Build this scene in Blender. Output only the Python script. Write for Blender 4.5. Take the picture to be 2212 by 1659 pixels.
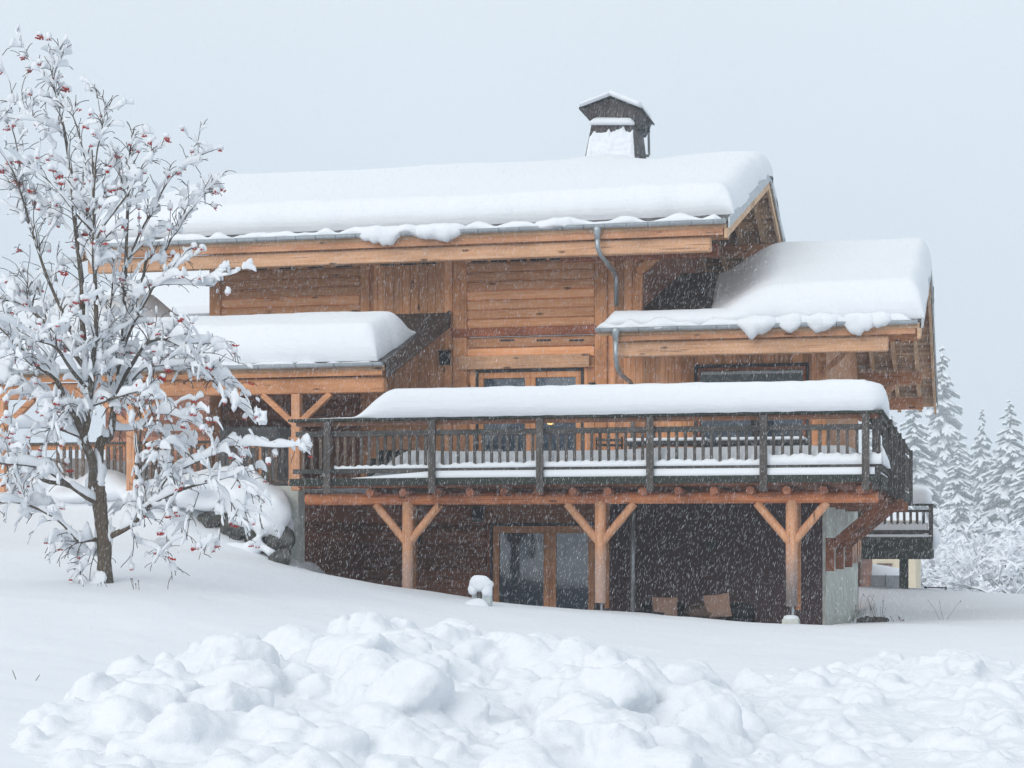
import bpy, bmesh, math, random
import numpy as np
from mathutils import Vector, Matrix, noise as mnoise

# ------------------------------------------------------------------ clean
for o in list(bpy.data.objects): bpy.data.objects.remove(o)
SC = bpy.context.scene
COL = SC.collection
random.seed(11)

# ------------------------------------------------------------------ camera
F = 4111.0                                   # focal length in units of a 2212 px wide picture
TH = math.atan(994 / F); CT, ST = math.cos(TH), math.sin(TH)
CX, HY, PW, PH = 1106.0, 1168.0, 2212.0, 1659.0
cam_d = bpy.data.cameras.new('camera'); cam = bpy.data.objects.new('camera', cam_d); COL.objects.link(cam)
cam.location = (0, 0, 0); cam.rotation_euler = (math.pi / 2, 0, TH)
cam_d.sensor_width = 36; cam_d.lens = F / PW * 36
cam_d.shift_y = (HY - PH / 2) / PW
cam_d.clip_start = .1; cam_d.clip_end = 3000
SC.camera = cam
SC.view_settings.view_transform = 'Standard'
SC.view_settings.look = 'None'
SC.view_settings.exposure = 0.0
SC.view_settings.gamma = 1
SC.render.resolution_x, SC.render.resolution_y = 1024, 768
SC.render.engine = 'CYCLES'
cy = SC.cycles
cy.use_denoising = True; cy.max_bounces = 6; cy.diffuse_bounces = 3; cy.glossy_bounces = 3; cy.volume_bounces = 1
cy.transparent_max_bounces = 4; cy.sample_clamp_indirect = 4

# ------------------------------------------------------------------ sky, sun
SUN_EL, SUN_AZ = math.radians(26), math.radians(205)   # behind the camera, a little to the left
W = bpy.data.worlds.new('World'); SC.world = W; W.use_nodes = True
nt = W.node_tree; nt.nodes.clear()
N = nt.nodes.new; L = nt.links.new
sky = N('ShaderNodeTexSky'); sky.sky_type = 'NISHITA'; sky.sun_disc = False
sky.sun_elevation = SUN_EL; sky.sun_rotation = SUN_AZ; sky.air_density = 1.5; sky.dust_density = 4
bg1 = N('ShaderNodeBackground'); L(sky.outputs[0], bg1.inputs[0]); bg1.inputs[1].default_value = 0.012
tc = N('ShaderNodeTexCoord'); sep = N('ShaderNodeSeparateXYZ'); L(tc.outputs['Generated'], sep.inputs[0])
rmp = N('ShaderNodeValToRGB'); L(sep.outputs[2], rmp.inputs[0])
e = rmp.color_ramp.elements
e[0].position = 0.0; e[0].color = (.61, .70, .80, 1)
e[1].position = 1.0; e[1].color = (.88, .93, .96, 1)
x = e.new(.12); x.color = (.63, .72, .82, 1)
x = e.new(.30); x.color = (.72, .79, .86, 1)
nz = N('ShaderNodeTexNoise'); nz.inputs['Scale'].default_value = 1.6; nz.inputs['Detail'].default_value = 3
L(tc.outputs['Generated'], nz.inputs['Vector'])
mr = N('ShaderNodeMapRange'); mr.inputs[1].default_value = .3; mr.inputs[2].default_value = .7
mr.inputs[3].default_value = .94; mr.inputs[4].default_value = 1.06; L(nz.outputs[0], mr.inputs[0])
mm = N('ShaderNodeVectorMath'); mm.operation = 'SCALE'; L(rmp.outputs[0], mm.inputs[0]); L(mr.outputs[0], mm.inputs['Scale'])
bg2 = N('ShaderNodeBackground'); L(mm.outputs[0], bg2.inputs[0]); bg2.inputs[1].default_value = 1.0
ad = N('ShaderNodeAddShader'); L(bg1.outputs[0], ad.inputs[0]); L(bg2.outputs[0], ad.inputs[1])
wo = N('ShaderNodeOutputWorld'); L(ad.outputs[0], wo.inputs[0])
sd = bpy.data.lights.new('sun', 'SUN'); sd.energy = 1.3; sd.angle = math.radians(40); sd.color = (1, .97, .93)
so = bpy.data.objects.new('sun', sd); COL.objects.link(so)
so.rotation_euler = Vector((math.sin(math.radians(-20)) * math.cos(SUN_EL), -math.cos(math.radians(-20)) * math.cos(SUN_EL), math.sin(SUN_EL))).to_track_quat('Z', 'Y').to_euler()

# ------------------------------------------------------------------ picture <-> plane helpers (Y = distance plane of the facade system)
def XY(px, Y):
    u = (px - CX) / F
    return Y * (u * CT - ST) / (CT + u * ST)
def dep(X, Y): return -X * ST + Y * CT
def P(px, py, Y):
    X = XY(px, Y); return Vector((X, Y, (HY - py) * dep(X, Y) / F))
def ZY(px, py, Y): return P(px, py, Y).z
def YX(px, X):
    u = (px - CX) / F
    return X * (CT + u * ST) / (u * CT - ST)
def PD(px, py, d):
    r = (px - CX) / F * d
    return Vector((r * CT - d * ST, r * ST + d * CT, (HY - py) / F * d))

# ------------------------------------------------------------------ numpy noise
def vnoise(x, y, seed=0):
    xi = np.floor(x).astype(np.int64); yi = np.floor(y).astype(np.int64); xf = x - xi; yf = y - yi
    def h(a, b):
        n = (a * 374761393 + b * 668265263 + seed * 1442695041) & 0x7fffffff
        n = ((n ^ (n >> 13)) * 1274126177) & 0x7fffffff
        return ((n ^ (n >> 16)) & 0xffff) / 65535.0
    u = xf * xf * xf * (xf * (xf * 6 - 15) + 10); v = yf * yf * yf * (yf * (yf * 6 - 15) + 10)
    a = h(xi, yi); b = h(xi + 1, yi); c = h(xi, yi + 1); d = h(xi + 1, yi + 1)
    return (a + (b - a) * u) * (1 - v) + (c + (d - c) * u) * v - .5
def fbm(x, y, o=4, seed=0):
    r = 0; a = 1.
    for i in range(o):
        r = r + a * vnoise(x * 2**i + i * 17.3, y * 2**i - i * 9.1, seed + i); a *= .5
    return r

# ------------------------------------------------------------------ materials
def mat(name):
    m = bpy.data.materials.new(name); m.use_nodes = True
    return m, m.node_tree, m.node_tree.nodes['Principled BSDF']
def nd(t, kind, **kw):
    n = t.nodes.new(kind)
    for k, v in kw.items():
        if k in n.inputs: n.inputs[k].default_value = v
        else: setattr(n, k, v)
    return n
def mixrgb(t, fac, a, b, mode='MIX'):
    n = t.nodes.new('ShaderNodeMix'); n.data_type = 'RGBA'; n.blend_type = mode
    for s, v in ((0, fac), (6, a), (7, b)):
        if isinstance(v, bpy.types.NodeSocket): t.links.new(v, n.inputs[s])
        elif s == 0: n.inputs[0].default_value = v
        else: n.inputs[s].default_value = (*v, 1)
    return n.outputs[2]
def coords(t, scale=(1, 1, 1)):
    g = nd(t, 'ShaderNodeTexCoord'); mp = nd(t, 'ShaderNodeMapping'); mp.inputs['Scale'].default_value = scale
    t.links.new(g.outputs['Object'], mp.inputs[0]); return mp.outputs[0]
def maprange(t, sock, a, b, c=0, d=1):
    n = nd(t, 'ShaderNodeMapRange'); t.links.new(sock, n.inputs[0])
    for i, v in enumerate((a, b, c, d)): n.inputs[i + 1].default_value = v
    return n.outputs[0]

def snow_mat(name, col=(.765, .795, .835), bump=.25, scale=9, layers=0):
    m, t, b = mat(name)
    b.inputs['Roughness'].default_value = .75; b.inputs['Specular IOR Level'].default_value = .15
    n1 = nd(t, 'ShaderNodeTexNoise', Scale=scale, Detail=6.0, Roughness=.6); t.links.new(coords(t), n1.inputs[0])
    n2 = nd(t, 'ShaderNodeTexNoise', Scale=90.0, Detail=2.0); t.links.new(coords(t), n2.inputs[0])
    ad = nd(t, 'ShaderNodeMath', operation='ADD'); t.links.new(n1.outputs[0], ad.inputs[0])
    mu = nd(t, 'ShaderNodeMath', operation='MULTIPLY'); mu.inputs[1].default_value = .25; t.links.new(n2.outputs[0], mu.inputs[0]); t.links.new(mu.outputs[0], ad.inputs[1])
    if layers:
        n3 = nd(t, 'ShaderNodeTexNoise', Scale=1.0, Detail=4.0, Roughness=.6); t.links.new(coords(t, (.7, .7, 11)), n3.inputs[0])
        a2 = nd(t, 'ShaderNodeMath', operation='MULTIPLY_ADD'); t.links.new(n3.outputs[0], a2.inputs[0]); a2.inputs[1].default_value = layers; t.links.new(ad.outputs[0], a2.inputs[2]); ad = a2
    bp = nd(t, 'ShaderNodeBump', Strength=bump, Distance=.03); t.links.new(ad.outputs[0], bp.inputs['Height']); t.links.new(bp.outputs[0], b.inputs['Normal'])
    c = mixrgb(t, n1.outputs[0], tuple(v * .97 for v in col), tuple(min(1, v * 1.02) for v in col))
    t.links.new(c, b.inputs['Base Color'])
    return m
def wood_mat(name, light, dark, axis='X', grain=1.0, knots=.8, stain=None, stain_amt=0, plank=None, rough=.7, weather=False):
    """grain stretched along one world axis, knots, board to board tint; plank=(axis index, width, offset)"""
    m, t, b = mat(name)
    s = {'X': (1, 14, 14), 'Y': (14, 1, 14), 'Z': (14, 14, 1)}[axis]
    k = {'X': (2.2, 7, 7), 'Y': (7, 2.2, 7), 'Z': (7, 7, 2.2)}[axis]
    n1 = nd(t, 'ShaderNodeTexNoise', Scale=1.4 * grain, Detail=7.0, Roughness=.62, Distortion=.6); t.links.new(coords(t, s), n1.inputs[0])
    n2 = nd(t, 'ShaderNodeTexNoise', Scale=1.1, Detail=3.0); t.links.new(coords(t), n2.inputs[0])
    c = mixrgb(t, maprange(t, n1.outputs[0], .3, .72), dark, light)
    c = mixrgb(t, maprange(t, n2.outputs[0], .45, .8, 0, .3), c, tuple(v * .55 for v in dark))
    if plank:
        g = nd(t, 'ShaderNodeTexCoord'); sp = nd(t, 'ShaderNodeSeparateXYZ'); t.links.new(g.outputs['Object'], sp.inputs[0])
        d = nd(t, 'ShaderNodeMath', operation='MULTIPLY_ADD'); t.links.new(sp.outputs[plank[0]], d.inputs[0]); d.inputs[1].default_value = 1 / plank[1]; d.inputs[2].default_value = plank[2]
        fl = nd(t, 'ShaderNodeMath', operation='FLOOR'); t.links.new(d.outputs[0], fl.inputs[0])
        wn = nd(t, 'ShaderNodeTexWhiteNoise', noise_dimensions='1D'); t.links.new(fl.outputs[0], wn.inputs['W'])
        hs = nd(t, 'ShaderNodeHueSaturation'); t.links.new(c, hs.inputs['Color']); t.links.new(maprange(t, wn.outputs[0], 0, 1, .62, 1.3), hs.inputs['Value'])
        c = hs.outputs[0]
    if knots:
        vo = nd(t, 'ShaderNodeTexVoronoi', Scale=.55); t.links.new(coords(t, k), vo.inputs[0])
        c = mixrgb(t, maprange(t, vo.outputs['Distance'], .07, .13, knots, 0), c, (.045, .022, .014))
    if stain:
        n3 = nd(t, 'ShaderNodeTexNoise', Scale=.9, Detail=5.0, Roughness=.65); t.links.new(coords(t, (1, 1, 1.6)), n3.inputs[0])
        c = mixrgb(t, maprange(t, n3.outputs[0], .42, .62, 0, stain_amt), c, stain)
    k3 = {'X': (.8, 26, 26), 'Y': (26, .8, 26), 'Z': (26, 26, .8)}[axis]
    n4 = nd(t, 'ShaderNodeTexNoise', Scale=1.0, Detail=2.0, Roughness=.5); t.links.new(coords(t, k3), n4.inputs[0])
    c = mixrgb(t, maprange(t, n4.outputs[0], .66, .70, 0, .6), c, tuple(v * .25 for v in dark))
    if weather:      # greyed, rain washed foot of the posts
        g = nd(t, 'ShaderNodeTexCoord'); sp = nd(t, 'ShaderNodeSeparateXYZ'); t.links.new(g.outputs['Object'], sp.inputs[0])
        w1 = nd(t, 'ShaderNodeMath', operation='MULTIPLY_ADD'); t.links.new(n1.outputs[0], w1.inputs[0]); w1.inputs[1].default_value = .7; t.links.new(sp.outputs[2], w1.inputs[2])
        c = mixrgb(t, maprange(t, w1.outputs[0], .35, -.25, 0, .75), c, (.42, .31, .27))
        xr = nd(t, 'ShaderNodeMath', operation='GREATER_THAN'); t.links.new(sp.outputs[0], xr.inputs[0]); xr.inputs[1].default_value = -4.2
        m2 = nd(t, 'ShaderNodeMath', operation='MULTIPLY'); t.links.new(xr.outputs[0], m2.inputs[0]); t.links.new(maprange(t, w1.outputs[0], .1, -.6, 0, .85), m2.inputs[1])
        c = mixrgb(t, m2.outputs[0], c, (.11, .11, .115))
    t.links.new(c, b.inputs['Base Color'])
    b.inputs['Roughness'].default_value = rough; b.inputs['Specular IOR Level'].default_value = .25
    bp = nd(t, 'ShaderNodeBump', Strength=.5, Distance=.008); t.links.new(n1.outputs[0], bp.inputs['Height']); t.links.new(bp.outputs[0], b.inputs['Normal'])
    return m
def plain(name, col, rough=.6, metal=0, var=.25, scale=6, spec=.4):
    m, t, b = mat(name)
    n1 = nd(t, 'ShaderNodeTexNoise', Scale=scale, Detail=5.0, Roughness=.6); t.links.new(coords(t), n1.inputs[0])
    c = mixrgb(t, maprange(t, n1.outputs[0], .3, .7), tuple(v * (1 - var) for v in col), tuple(min(1, v * (1 + var)) for v in col))
    t.links.new(c, b.inputs['Base Color']); b.inputs['Roughness'].default_value = rough; b.inputs['Metallic'].default_value = metal
    b.inputs['Specular IOR Level'].default_value = spec
    bp = nd(t, 'ShaderNodeBump', Strength=.3, Distance=.01); t.links.new(n1.outputs[0], bp.inputs['Height']); t.links.new(bp.outputs[0], b.inputs['Normal'])
    return m

M = {}
M['snow'] = snow_mat('snow')
M['snow_roof'] = snow_mat('roof_snow', bump=.42, scale=6, layers=1.1)
M['snow_pile'] = snow_mat('piled_snow', bump=.6, scale=7)
M['snow_tree'] = snow_mat('tree_snow', bump=.3, scale=14)
M['log_wall'] = wood_mat('log_wall', (.90, .485, .26), (.68, .30, .14), 'X', plank=(2, .2, .1))
M['board_wall'] = wood_mat('board_wall', (.90, .485, .26), (.68, .295, .135), 'Z', plank=(0, .19, .3), stain=(.34, .15, .08), stain_amt=.35)
M['post'] = wood_mat('post_wood', (.84, .42, .21), (.58, .25, .11), 'Z', stain=(.13, .045, .022), stain_amt=.4)
M['beam'] = wood_mat('beam_wood', (.76, .465, .29), (.54, .28, .15), 'X', stain=(.17, .13, .10), stain_amt=.25)
M['fascia'] = wood_mat('fascia_wood', (.66, .35, .20), (.44, .20, .105), 'X', stain=(.2, .1, .05), stain_amt=.3)
M['orange_beam'] = wood_mat('orange_beam', (.70, .35, .18), (.46, .20, .09), 'X', stain=(.18, .07, .03), stain_amt=.35)
M['orange_post'] = wood_mat('orange_post', (.76, .40, .225), (.52, .24, .12), 'Z', knots=.9, stain=(.34, .2, .13), stain_amt=.35, weather=True)
M['log_beam'] = wood_mat('log_beam', (.78, .32, .145), (.50, .165, .07), 'X', stain=(.13, .035, .018), stain_amt=.55)
M['joist'] = wood_mat('joist_wood', (.46, .18, .095), (.22, .08, .045), 'Y', stain=(.05, .02, .015), stain_amt=.6)
M['soffit'] = wood_mat('soffit_boards', (.70, .46, .29), (.46, .27, .155), 'X', plank=(1, .16, 0), stain=(.12, .07, .05), stain_amt=.4)
M['red_wood'] = wood_mat('red_wood', (.45, .16, .08), (.26, .085, .045), 'X', stain=(.07, .03, .02), stain_amt=.5)
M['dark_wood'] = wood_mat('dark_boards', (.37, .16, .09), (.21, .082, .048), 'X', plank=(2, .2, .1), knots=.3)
M['rail'] = wood_mat('weathered_rail', (.13, .12, .115), (.055, .05, .05), 'X', knots=.5, stain=(.025, .03, .025), stain_amt=.6, rough=.85)
M['baluster'] = wood_mat('weathered_baluster', (.15, .13, .12), (.065, .058, .055), 'Z', knots=.5, stain=(.03, .03, .028), stain_amt=.5, rough=.85)
M['baluster2'] = wood_mat('brown_baluster', (.20, .145, .11), (.10, .07, .055), 'Z', knots=.5, stain=(.07, .06, .055), stain_amt=.5, rough=.85)
M['mossy'] = wood_mat('mossy_board', (.055, .06, .055), (.024, .027, .025), 'X', knots=.2, stain=(.03, .04, .024), stain_amt=.5, rough=.9)
M['rail_under'] = wood_mat('rail_underside', (.36, .16, .085), (.18, .075, .04), 'X', stain=(.1, .08, .07), stain_amt=.5)
M['zinc'] = plain('zinc', (.40, .44, .47), .42, .55, .12, 3)
M['zinc_dark'] = plain('aged_zinc', (.20, .22, .235), .55, .3, .3, 3)
M['roof_metal'] = plain('dark_roof_sheet', (.055, .05, .052), .5, .2, .35, 2)
M['concrete'] = plain('concrete', (.50, .52, .48), .9, 0, .22, 3, .2)
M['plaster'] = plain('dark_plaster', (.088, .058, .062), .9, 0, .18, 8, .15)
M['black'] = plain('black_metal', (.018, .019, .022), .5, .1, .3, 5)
M['seal'] = plain('dark_window_frame', (.03, .035, .04), .5, 0, .2, 5)
M['wicker'] = plain('wicker', (.12, .085, .065), .85, 0, .5, 60, .2)
M['dark_wicker'] = plain('dark_wicker', (.028, .03, .036), .8, 0, .4, 60, .2)
M['cushion'] = plain('brown_cushion', (.33, .215, .165), .95, 0, .12, 20, .1)
M['rock'] = plain('boulder', (.085, .085, .08), .95, 0, .7, 5, .2)
M['bark'] = wood_mat('rowan_bark', (.15, .135, .115), (.05, .044, .04), 'Z', grain=2.5, knots=.4, stain=(.17, .11, .065), stain_amt=.35, rough=.95)
M['branch'] = plain('rowan_branch', (.085, .072, .065), .9, 0, .4, 12, .2)
M['berry'] = plain('rowan_berry', (.42, .022, .014), .4, 0, .3, 30, .5)
M['needles'] = plain('spruce_needles', (.12, .145, .155), .9, 0, .45, 5, .1)
M['frost'] = plain('frosted_twigs', (.60, .65, .69), .9, 0, .2, 5, .1)
M['twig_dark'] = plain('dark_twigs', (.10, .10, .10), .9, 0, .3, 5, .1)
M['beige'] = plain('beige_render', (.62, .55, .42), .9, 0, .05, 2, .1)
M['shutter'] = plain('brown_shutter', (.24, .12, .085), .8, 0, .15, 8, .2)
M['grey_panel'] = plain('grey_panel', (.30, .33, .355), .6, 0, .06, 2, .2)
M['grey_slab'] = plain('grey_cover', (.26, .27, .28), .7, 0, .08, 3, .2)
M['shingle'] = wood_mat('wood_shingles', (.115, .11, .112), (.05, .048, .05), 'Z', plank=(0, .09, 0), knots=0, stain=(.08, .05, .045), stain_amt=.3)
M['ice'] = plain('translucent_sleeve', (.50, .55, .55), .4, 0, .15, 6, .4)
m, t, b = mat('window_glass')
b.inputs['Base Color'].default_value = (.035, .06, .095, 1); b.inputs['Roughness'].default_value = .05; b.inputs['IOR'].default_value = 2.3
nn = nd(t, 'ShaderNodeTexNoise', Scale=1.2); t.links.new(coords(t), nn.inputs[0])
bp = nd(t, 'ShaderNodeBump', Strength=.25, Distance=.02); t.links.new(nn.outputs[0], bp.inputs['Height']); t.links.new(bp.outputs[0], b.inputs['Normal'])
M['glass'] = m
m, t, b = mat('blind'); b.inputs['Base Color'].default_value = (.085, .11, .115, 1); b.inputs['Roughness'].default_value = .35; M['blind'] = m
m, t, b = mat('lit_lamp'); b.inputs['Base Color'].default_value = (.8, .6, .2, 1); b.inputs['Emission Color'].default_value = (1, .7, .25, 1); b.inputs['Emission Strength'].default_value = 1.0; M['lit'] = m

# ------------------------------------------------------------------ mesh building
WM = {}
def finish(o, parent, label=None, cat=None, group=None, kind=None):
    COL.objects.link(o)
    WM[o.name] = o.matrix_basis.copy()
    if parent is not None:
        o.parent = parent; o.matrix_parent_inverse = WM[parent.name].inverted()
    for k, v in (('label', label), ('category', cat), ('group', group), ('kind', kind)):
        if v: o[k] = v
    return o
def thing(name, loc, label, cat, group=None, rz=0):
    o = bpy.data.objects.new(name, None); o.location = loc; o.rotation_euler = (0, 0, rz); o.empty_display_size = .2
    o.matrix_basis = Matrix.Translation(Vector(loc)) @ Matrix.Rotation(rz, 4, 'Z')
    return finish(o, None, label, cat, group)
class MB:
    def __init__(s): s.v = []; s.f = []
    def add(s, vs, fs):
        n = len(s.v); s.v += [tuple(v) for v in vs]; s.f += [tuple(i + n for i in f) for f in fs]; return s
    def box(s, x0, x1, y0, y1, z0, z1):
        if x0 > x1: x0, x1 = x1, x0
        if y0 > y1: y0, y1 = y1, y0
        if z0 > z1: z0, z1 = z1, z0
        return s.add([(x0, y0, z0), (x1, y0, z0), (x1, y1, z0), (x0, y1, z0), (x0, y0, z1), (x1, y0, z1), (x1, y1, z1), (x0, y1, z1)],
                     [(0, 3, 2, 1), (4, 5, 6, 7), (0, 1, 5, 4), (1, 2, 6, 5), (2, 3, 7, 6), (3, 0, 4, 7)])
    def bar(s, a, b, w, h, up=(0, 0, 1), e0=0, e1=0):
        """rectangular bar from a to b, w across, h along up"""
        a, b = Vector(a), Vector(b); t = (b - a).normalized(); r = t.cross(Vector(up)).normalized(); u = r.cross(t)
        a = a - t * e0; b = b + t * e1; vs = []
        for p in (a, b):
            for i, j in ((-1, -1), (1, -1), (1, 1), (-1, 1)): vs.append(p + r * i * w / 2 + u * j * h / 2)
        return s.add(vs, [(0, 1, 2, 3), (7, 6, 5, 4), (0, 4, 5, 1), (1, 5, 6, 2), (2, 6, 7, 3), (3, 7, 4, 0)])
    def tube(s, pts, rad, n=8, cap=True, jit=0):
        pts = [Vector(p) for p in pts]
        if not isinstance(rad, (list, tuple)): rad = [rad] * len(pts)
        m = len(pts); vs = []; fs = []; ref = None
        for i, p in enumerate(pts):
            t = (pts[min(i + 1, m - 1)] - pts[max(i - 1, 0)])
            t = t.normalized() if t.length > 1e-9 else Vector((0, 0, 1))
            if ref is None: ref = t.orthogonal().normalized()
            ref = (ref - t * ref.dot(t)); ref = ref.normalized() if ref.length > 1e-6 else t.orthogonal().normalized()
            q = t.cross(ref)
            for k in range(n):
                a = 2 * math.pi * k / n; r = rad[i] * (1 + (random.uniform(-jit, jit) if jit else 0))
                vs.append(p + (ref * math.cos(a) + q * math.sin(a)) * r)
        for i in range(m - 1):
            for k in range(n): fs.append((i * n + k, i * n + (k + 1) % n, (i + 1) * n + (k + 1) % n, (i + 1) * n + k))
        if cap: fs.append(tuple(range(n - 1, -1, -1))); fs.append(tuple((m - 1) * n + k for k in range(n)))
        return s.add(vs, fs)
    def ribbon(s, pts, wid, hup, hdn, n=8):
        """snow roll: horizontal width wid, height hup above and hdn below each point; lists"""
        pts = [Vector(p) for p in pts]; m = len(pts); vs = []; fs = []
        for i, p in enumerate(pts):
            t = pts[min(i + 1, m - 1)] - pts[max(i - 1, 0)]; h = Vector((t.x, t.y, 0))
            r = Vector((h.y, -h.x, 0)).normalized() if h.length > 1e-4 else Vector((1, 0, 0))
            for k in range(n):
                a = 2 * math.pi * k / n; sn = math.sin(a)
                vs.append(p + r * math.cos(a) * wid[i] + Vector((0, 0, 1)) * (hup[i] * sn if sn > 0 else hdn[i] * sn))
        for i in range(m - 1):
            for k in range(n): fs.append((i * n + k, i * n + (k + 1) % n, (i + 1) * n + (k + 1) % n, (i + 1) * n + k))
        fs.append(tuple(range(n - 1, -1, -1))); fs.append(tuple((m - 1) * n + k for k in range(n)))
        return s.add(vs, fs)
    def blob(s, c, r, seed=0, amp=.25, seg=8, rings=6):
        c = Vector(c); vs = [c + Vector((0, 0, r[2]))]; fs = []
        for i in range(1, rings):
            th = math.pi * i / rings
            for k in range(seg):
                a = 2 * math.pi * k / seg
                d = Vector((math.sin(th) * math.cos(a), math.sin(th) * math.sin(a), math.cos(th)))
                q = 1 + amp * mnoise.noise(d * 1.3 + Vector((seed * 3.7, seed, 0)))* 2
                vs.append(c + Vector((d.x * r[0], d.y * r[1], d.z * r[2])) * q)
        vs.append(c - Vector((0, 0, r[2]))); e = len(vs) - 1
        for k in range(seg): fs.append((0, 1 + k, 1 + (k + 1) % seg)); fs.append((e, e - seg + (k + 1) % seg, e - seg + k))
        for i in range(rings - 2):
            for k in range(seg):
                a = 1 + i * seg; fs.append((a + k, a + seg + k, a + seg + (k + 1) % seg, a + (k + 1) % seg))
        return s.add(vs, fs)
    def build(s, name, m, parent=None, smooth=False, bevel=0, sub=0, **kw):
        me = bpy.data.meshes.new(name); me.from_pydata(s.v, [], s.f); me.materials.append(M[m] if isinstance(m, str) else m)
        if smooth: me.polygons.foreach_set('use_smooth', [True] * len(me.polygons))
        me.update()
        o = bpy.data.objects.new(name, me)
        if bevel:
            bv = o.modifiers.new('bevel', 'BEVEL'); bv.width = bevel; bv.segments = 2; bv.limit_method = 'ANGLE'
        if sub:
            sb = o.modifiers.new('sub', 'SUBSURF'); sb.levels = sub; sb.render_levels = sub
        return finish(o, parent, **kw)
def grid_mesh(name, X, Y, Z, m, parent=None, mask=None, flip=False, **kw):
    ny, nx = X.shape
    co = np.stack([X, Y, Z], -1).reshape(-1, 3)
    idx = np.arange(nx * ny).reshape(ny, nx)
    q = np.stack([idx[:-1, :-1], idx[:-1, 1:], idx[1:, 1:], idx[1:, :-1]], -1).reshape(-1, 4)
    if mask is not None:
        mk = (mask[:-1, :-1] | mask[:-1, 1:] | mask[1:, 1:] | mask[1:, :-1]).reshape(-1); q = q[mk]
        used = np.unique(q); rm = np.zeros(len(co), np.int64); rm[used] = np.arange(len(used)); q = rm[q]; co = co[used]
    if flip: q = q[:, ::-1]
    me = bpy.data.meshes.new(name)
    me.vertices.add(len(co)); me.vertices.foreach_set('co', co.astype(np.float32).ravel())
    me.loops.add(q.size); me.loops.foreach_set('vertex_index', np.ascontiguousarray(q).astype(np.int32).ravel())
    me.polygons.add(len(q)); me.polygons.foreach_set('loop_start', np.arange(0, q.size, 4, dtype=np.int32)); me.polygons.foreach_set('loop_total', np.full(len(q), 4, np.int32))
    me.polygons.foreach_set('use_smooth', np.ones(len(q), bool))
    me.update(calc_edges=True); me.validate(); me.materials.append(M[m])
    return finish(bpy.data.objects.new(name, me), parent, **kw)

# ------------------------------------------------------------------ terrain (thin-plate through points read off the photograph)
CP = []
def cp(px, py, d): p = PD(px, py, d); CP.append((p.x, p.y, p.z))
def cz(px, z, d): p = PD(px, HY, d); CP.append((p.x, p.y, z))
for px in (-1500, 0, 700, 1400, 2212, 3600):
    cz(px, -1.7, 5); cz(px, -1.68, 9)
for px, z in ((-600, -1.35), (0, -1.47), (700, -1.6), (1500, -1.65), (2300, -1.68), (3000, -1.7)): cz(px, z, 14)
for px, z in ((-600, -1.1), (0, -1.22), (500, -1.4), (1100, -1.55), (1700, -1.62), (2400, -1.65), (3000, -1.7)): cz(px, z, 19)
for px, z in ((-600, -.4), (0, -.78), (300, -.84), (700, -1.1), (1100, -1.38), (1500, -1.52), (1900, -1.6), (2400, -1.6), (3000, -1.6)): cz(px, z, 24)
for px, y in ((-500, 1200), (0, 1262), (225, 1252), (450, 1272), (700, 1300)): cp(px, y, 27.5)
for px, y, d in ((-500, 1130, 33), (0, 1190, 32), (250, 1190, 32), (450, 1205, 32), (640, 1232, 33), (880, 1284, 33), (1060, 1304, 33), (1300, 1321, 33), (1500, 1333, 33), (1700, 1348, 33), (1860, 1349, 33), (2050, 1352, 32), (2212, 1357, 32), (2600, 1350, 32)): cp(px, y, d)
for px, y, d in ((640, 1213, 36.2), (880, 1275, 35.6), (1060, 1301, 35), (1300, 1322, 35), (1700, 1349, 35), (1860, 1346, 36)): cp(px, y, d)
for px in (760, 1000, 1300, 1700): cz(px, -1.75, 39)
for px, y, d in ((-500, 1080, 38), (0, 1108, 37), (200, 1122, 36.5), (430, 1140, 36), (560, 1180, 35.8)): cp(px, y, d)
for px, y, d in ((-500, 1005, 39.3), (0, 1008, 38.8), (300, 1012, 38.5), (480, 1030, 38.2), (560, 1062, 37.8)): cp(px, y, d)
for px, z in ((-500, 1.3), (0, 1.25), (300, 1.2), (560, 1.0)): cz(px, z, 43)
for px, y, d in ((1900, 1338, 40), (2212, 1330, 40), (2600, 1330, 40), (1870, 1268, 54), (1960, 1279, 52), (2040, 1299, 50), (2120, 1284, 52), (2212, 1291, 52), (2600, 1290, 52), (1900, 1318, 46), (2212, 1315, 45)): cp(px, y, d)
for px, z in ((1700, -2.0), (1900, -2.0), (2212, -2.4), (2700, -2.5)): cz(px, z, 66)
for px, z in ((-2000, .5), (0, 0), (1000, -2), (1900, -2.6), (2212, -2.8), (3600, -3)): cz(px, z, 110)
CP = np.array(CP); SCL = 12.0
def tpsk(r): return r * r * np.log(r + 1e-9)
cc = np.stack([CP[:, 0], CP[:, 1]], 1) / SCL
K = tpsk(np.linalg.norm(cc[:, None] - cc[None], axis=2)) + np.eye(len(cc)) * 2e-4
PM = np.concatenate([np.ones((len(cc), 1)), cc], 1)
AA = np.block([[K, PM], [PM.T, np.zeros((3, 3))]])
SOL = np.linalg.solve(AA, np.concatenate([CP[:, 2], np.zeros(3)]))
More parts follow.
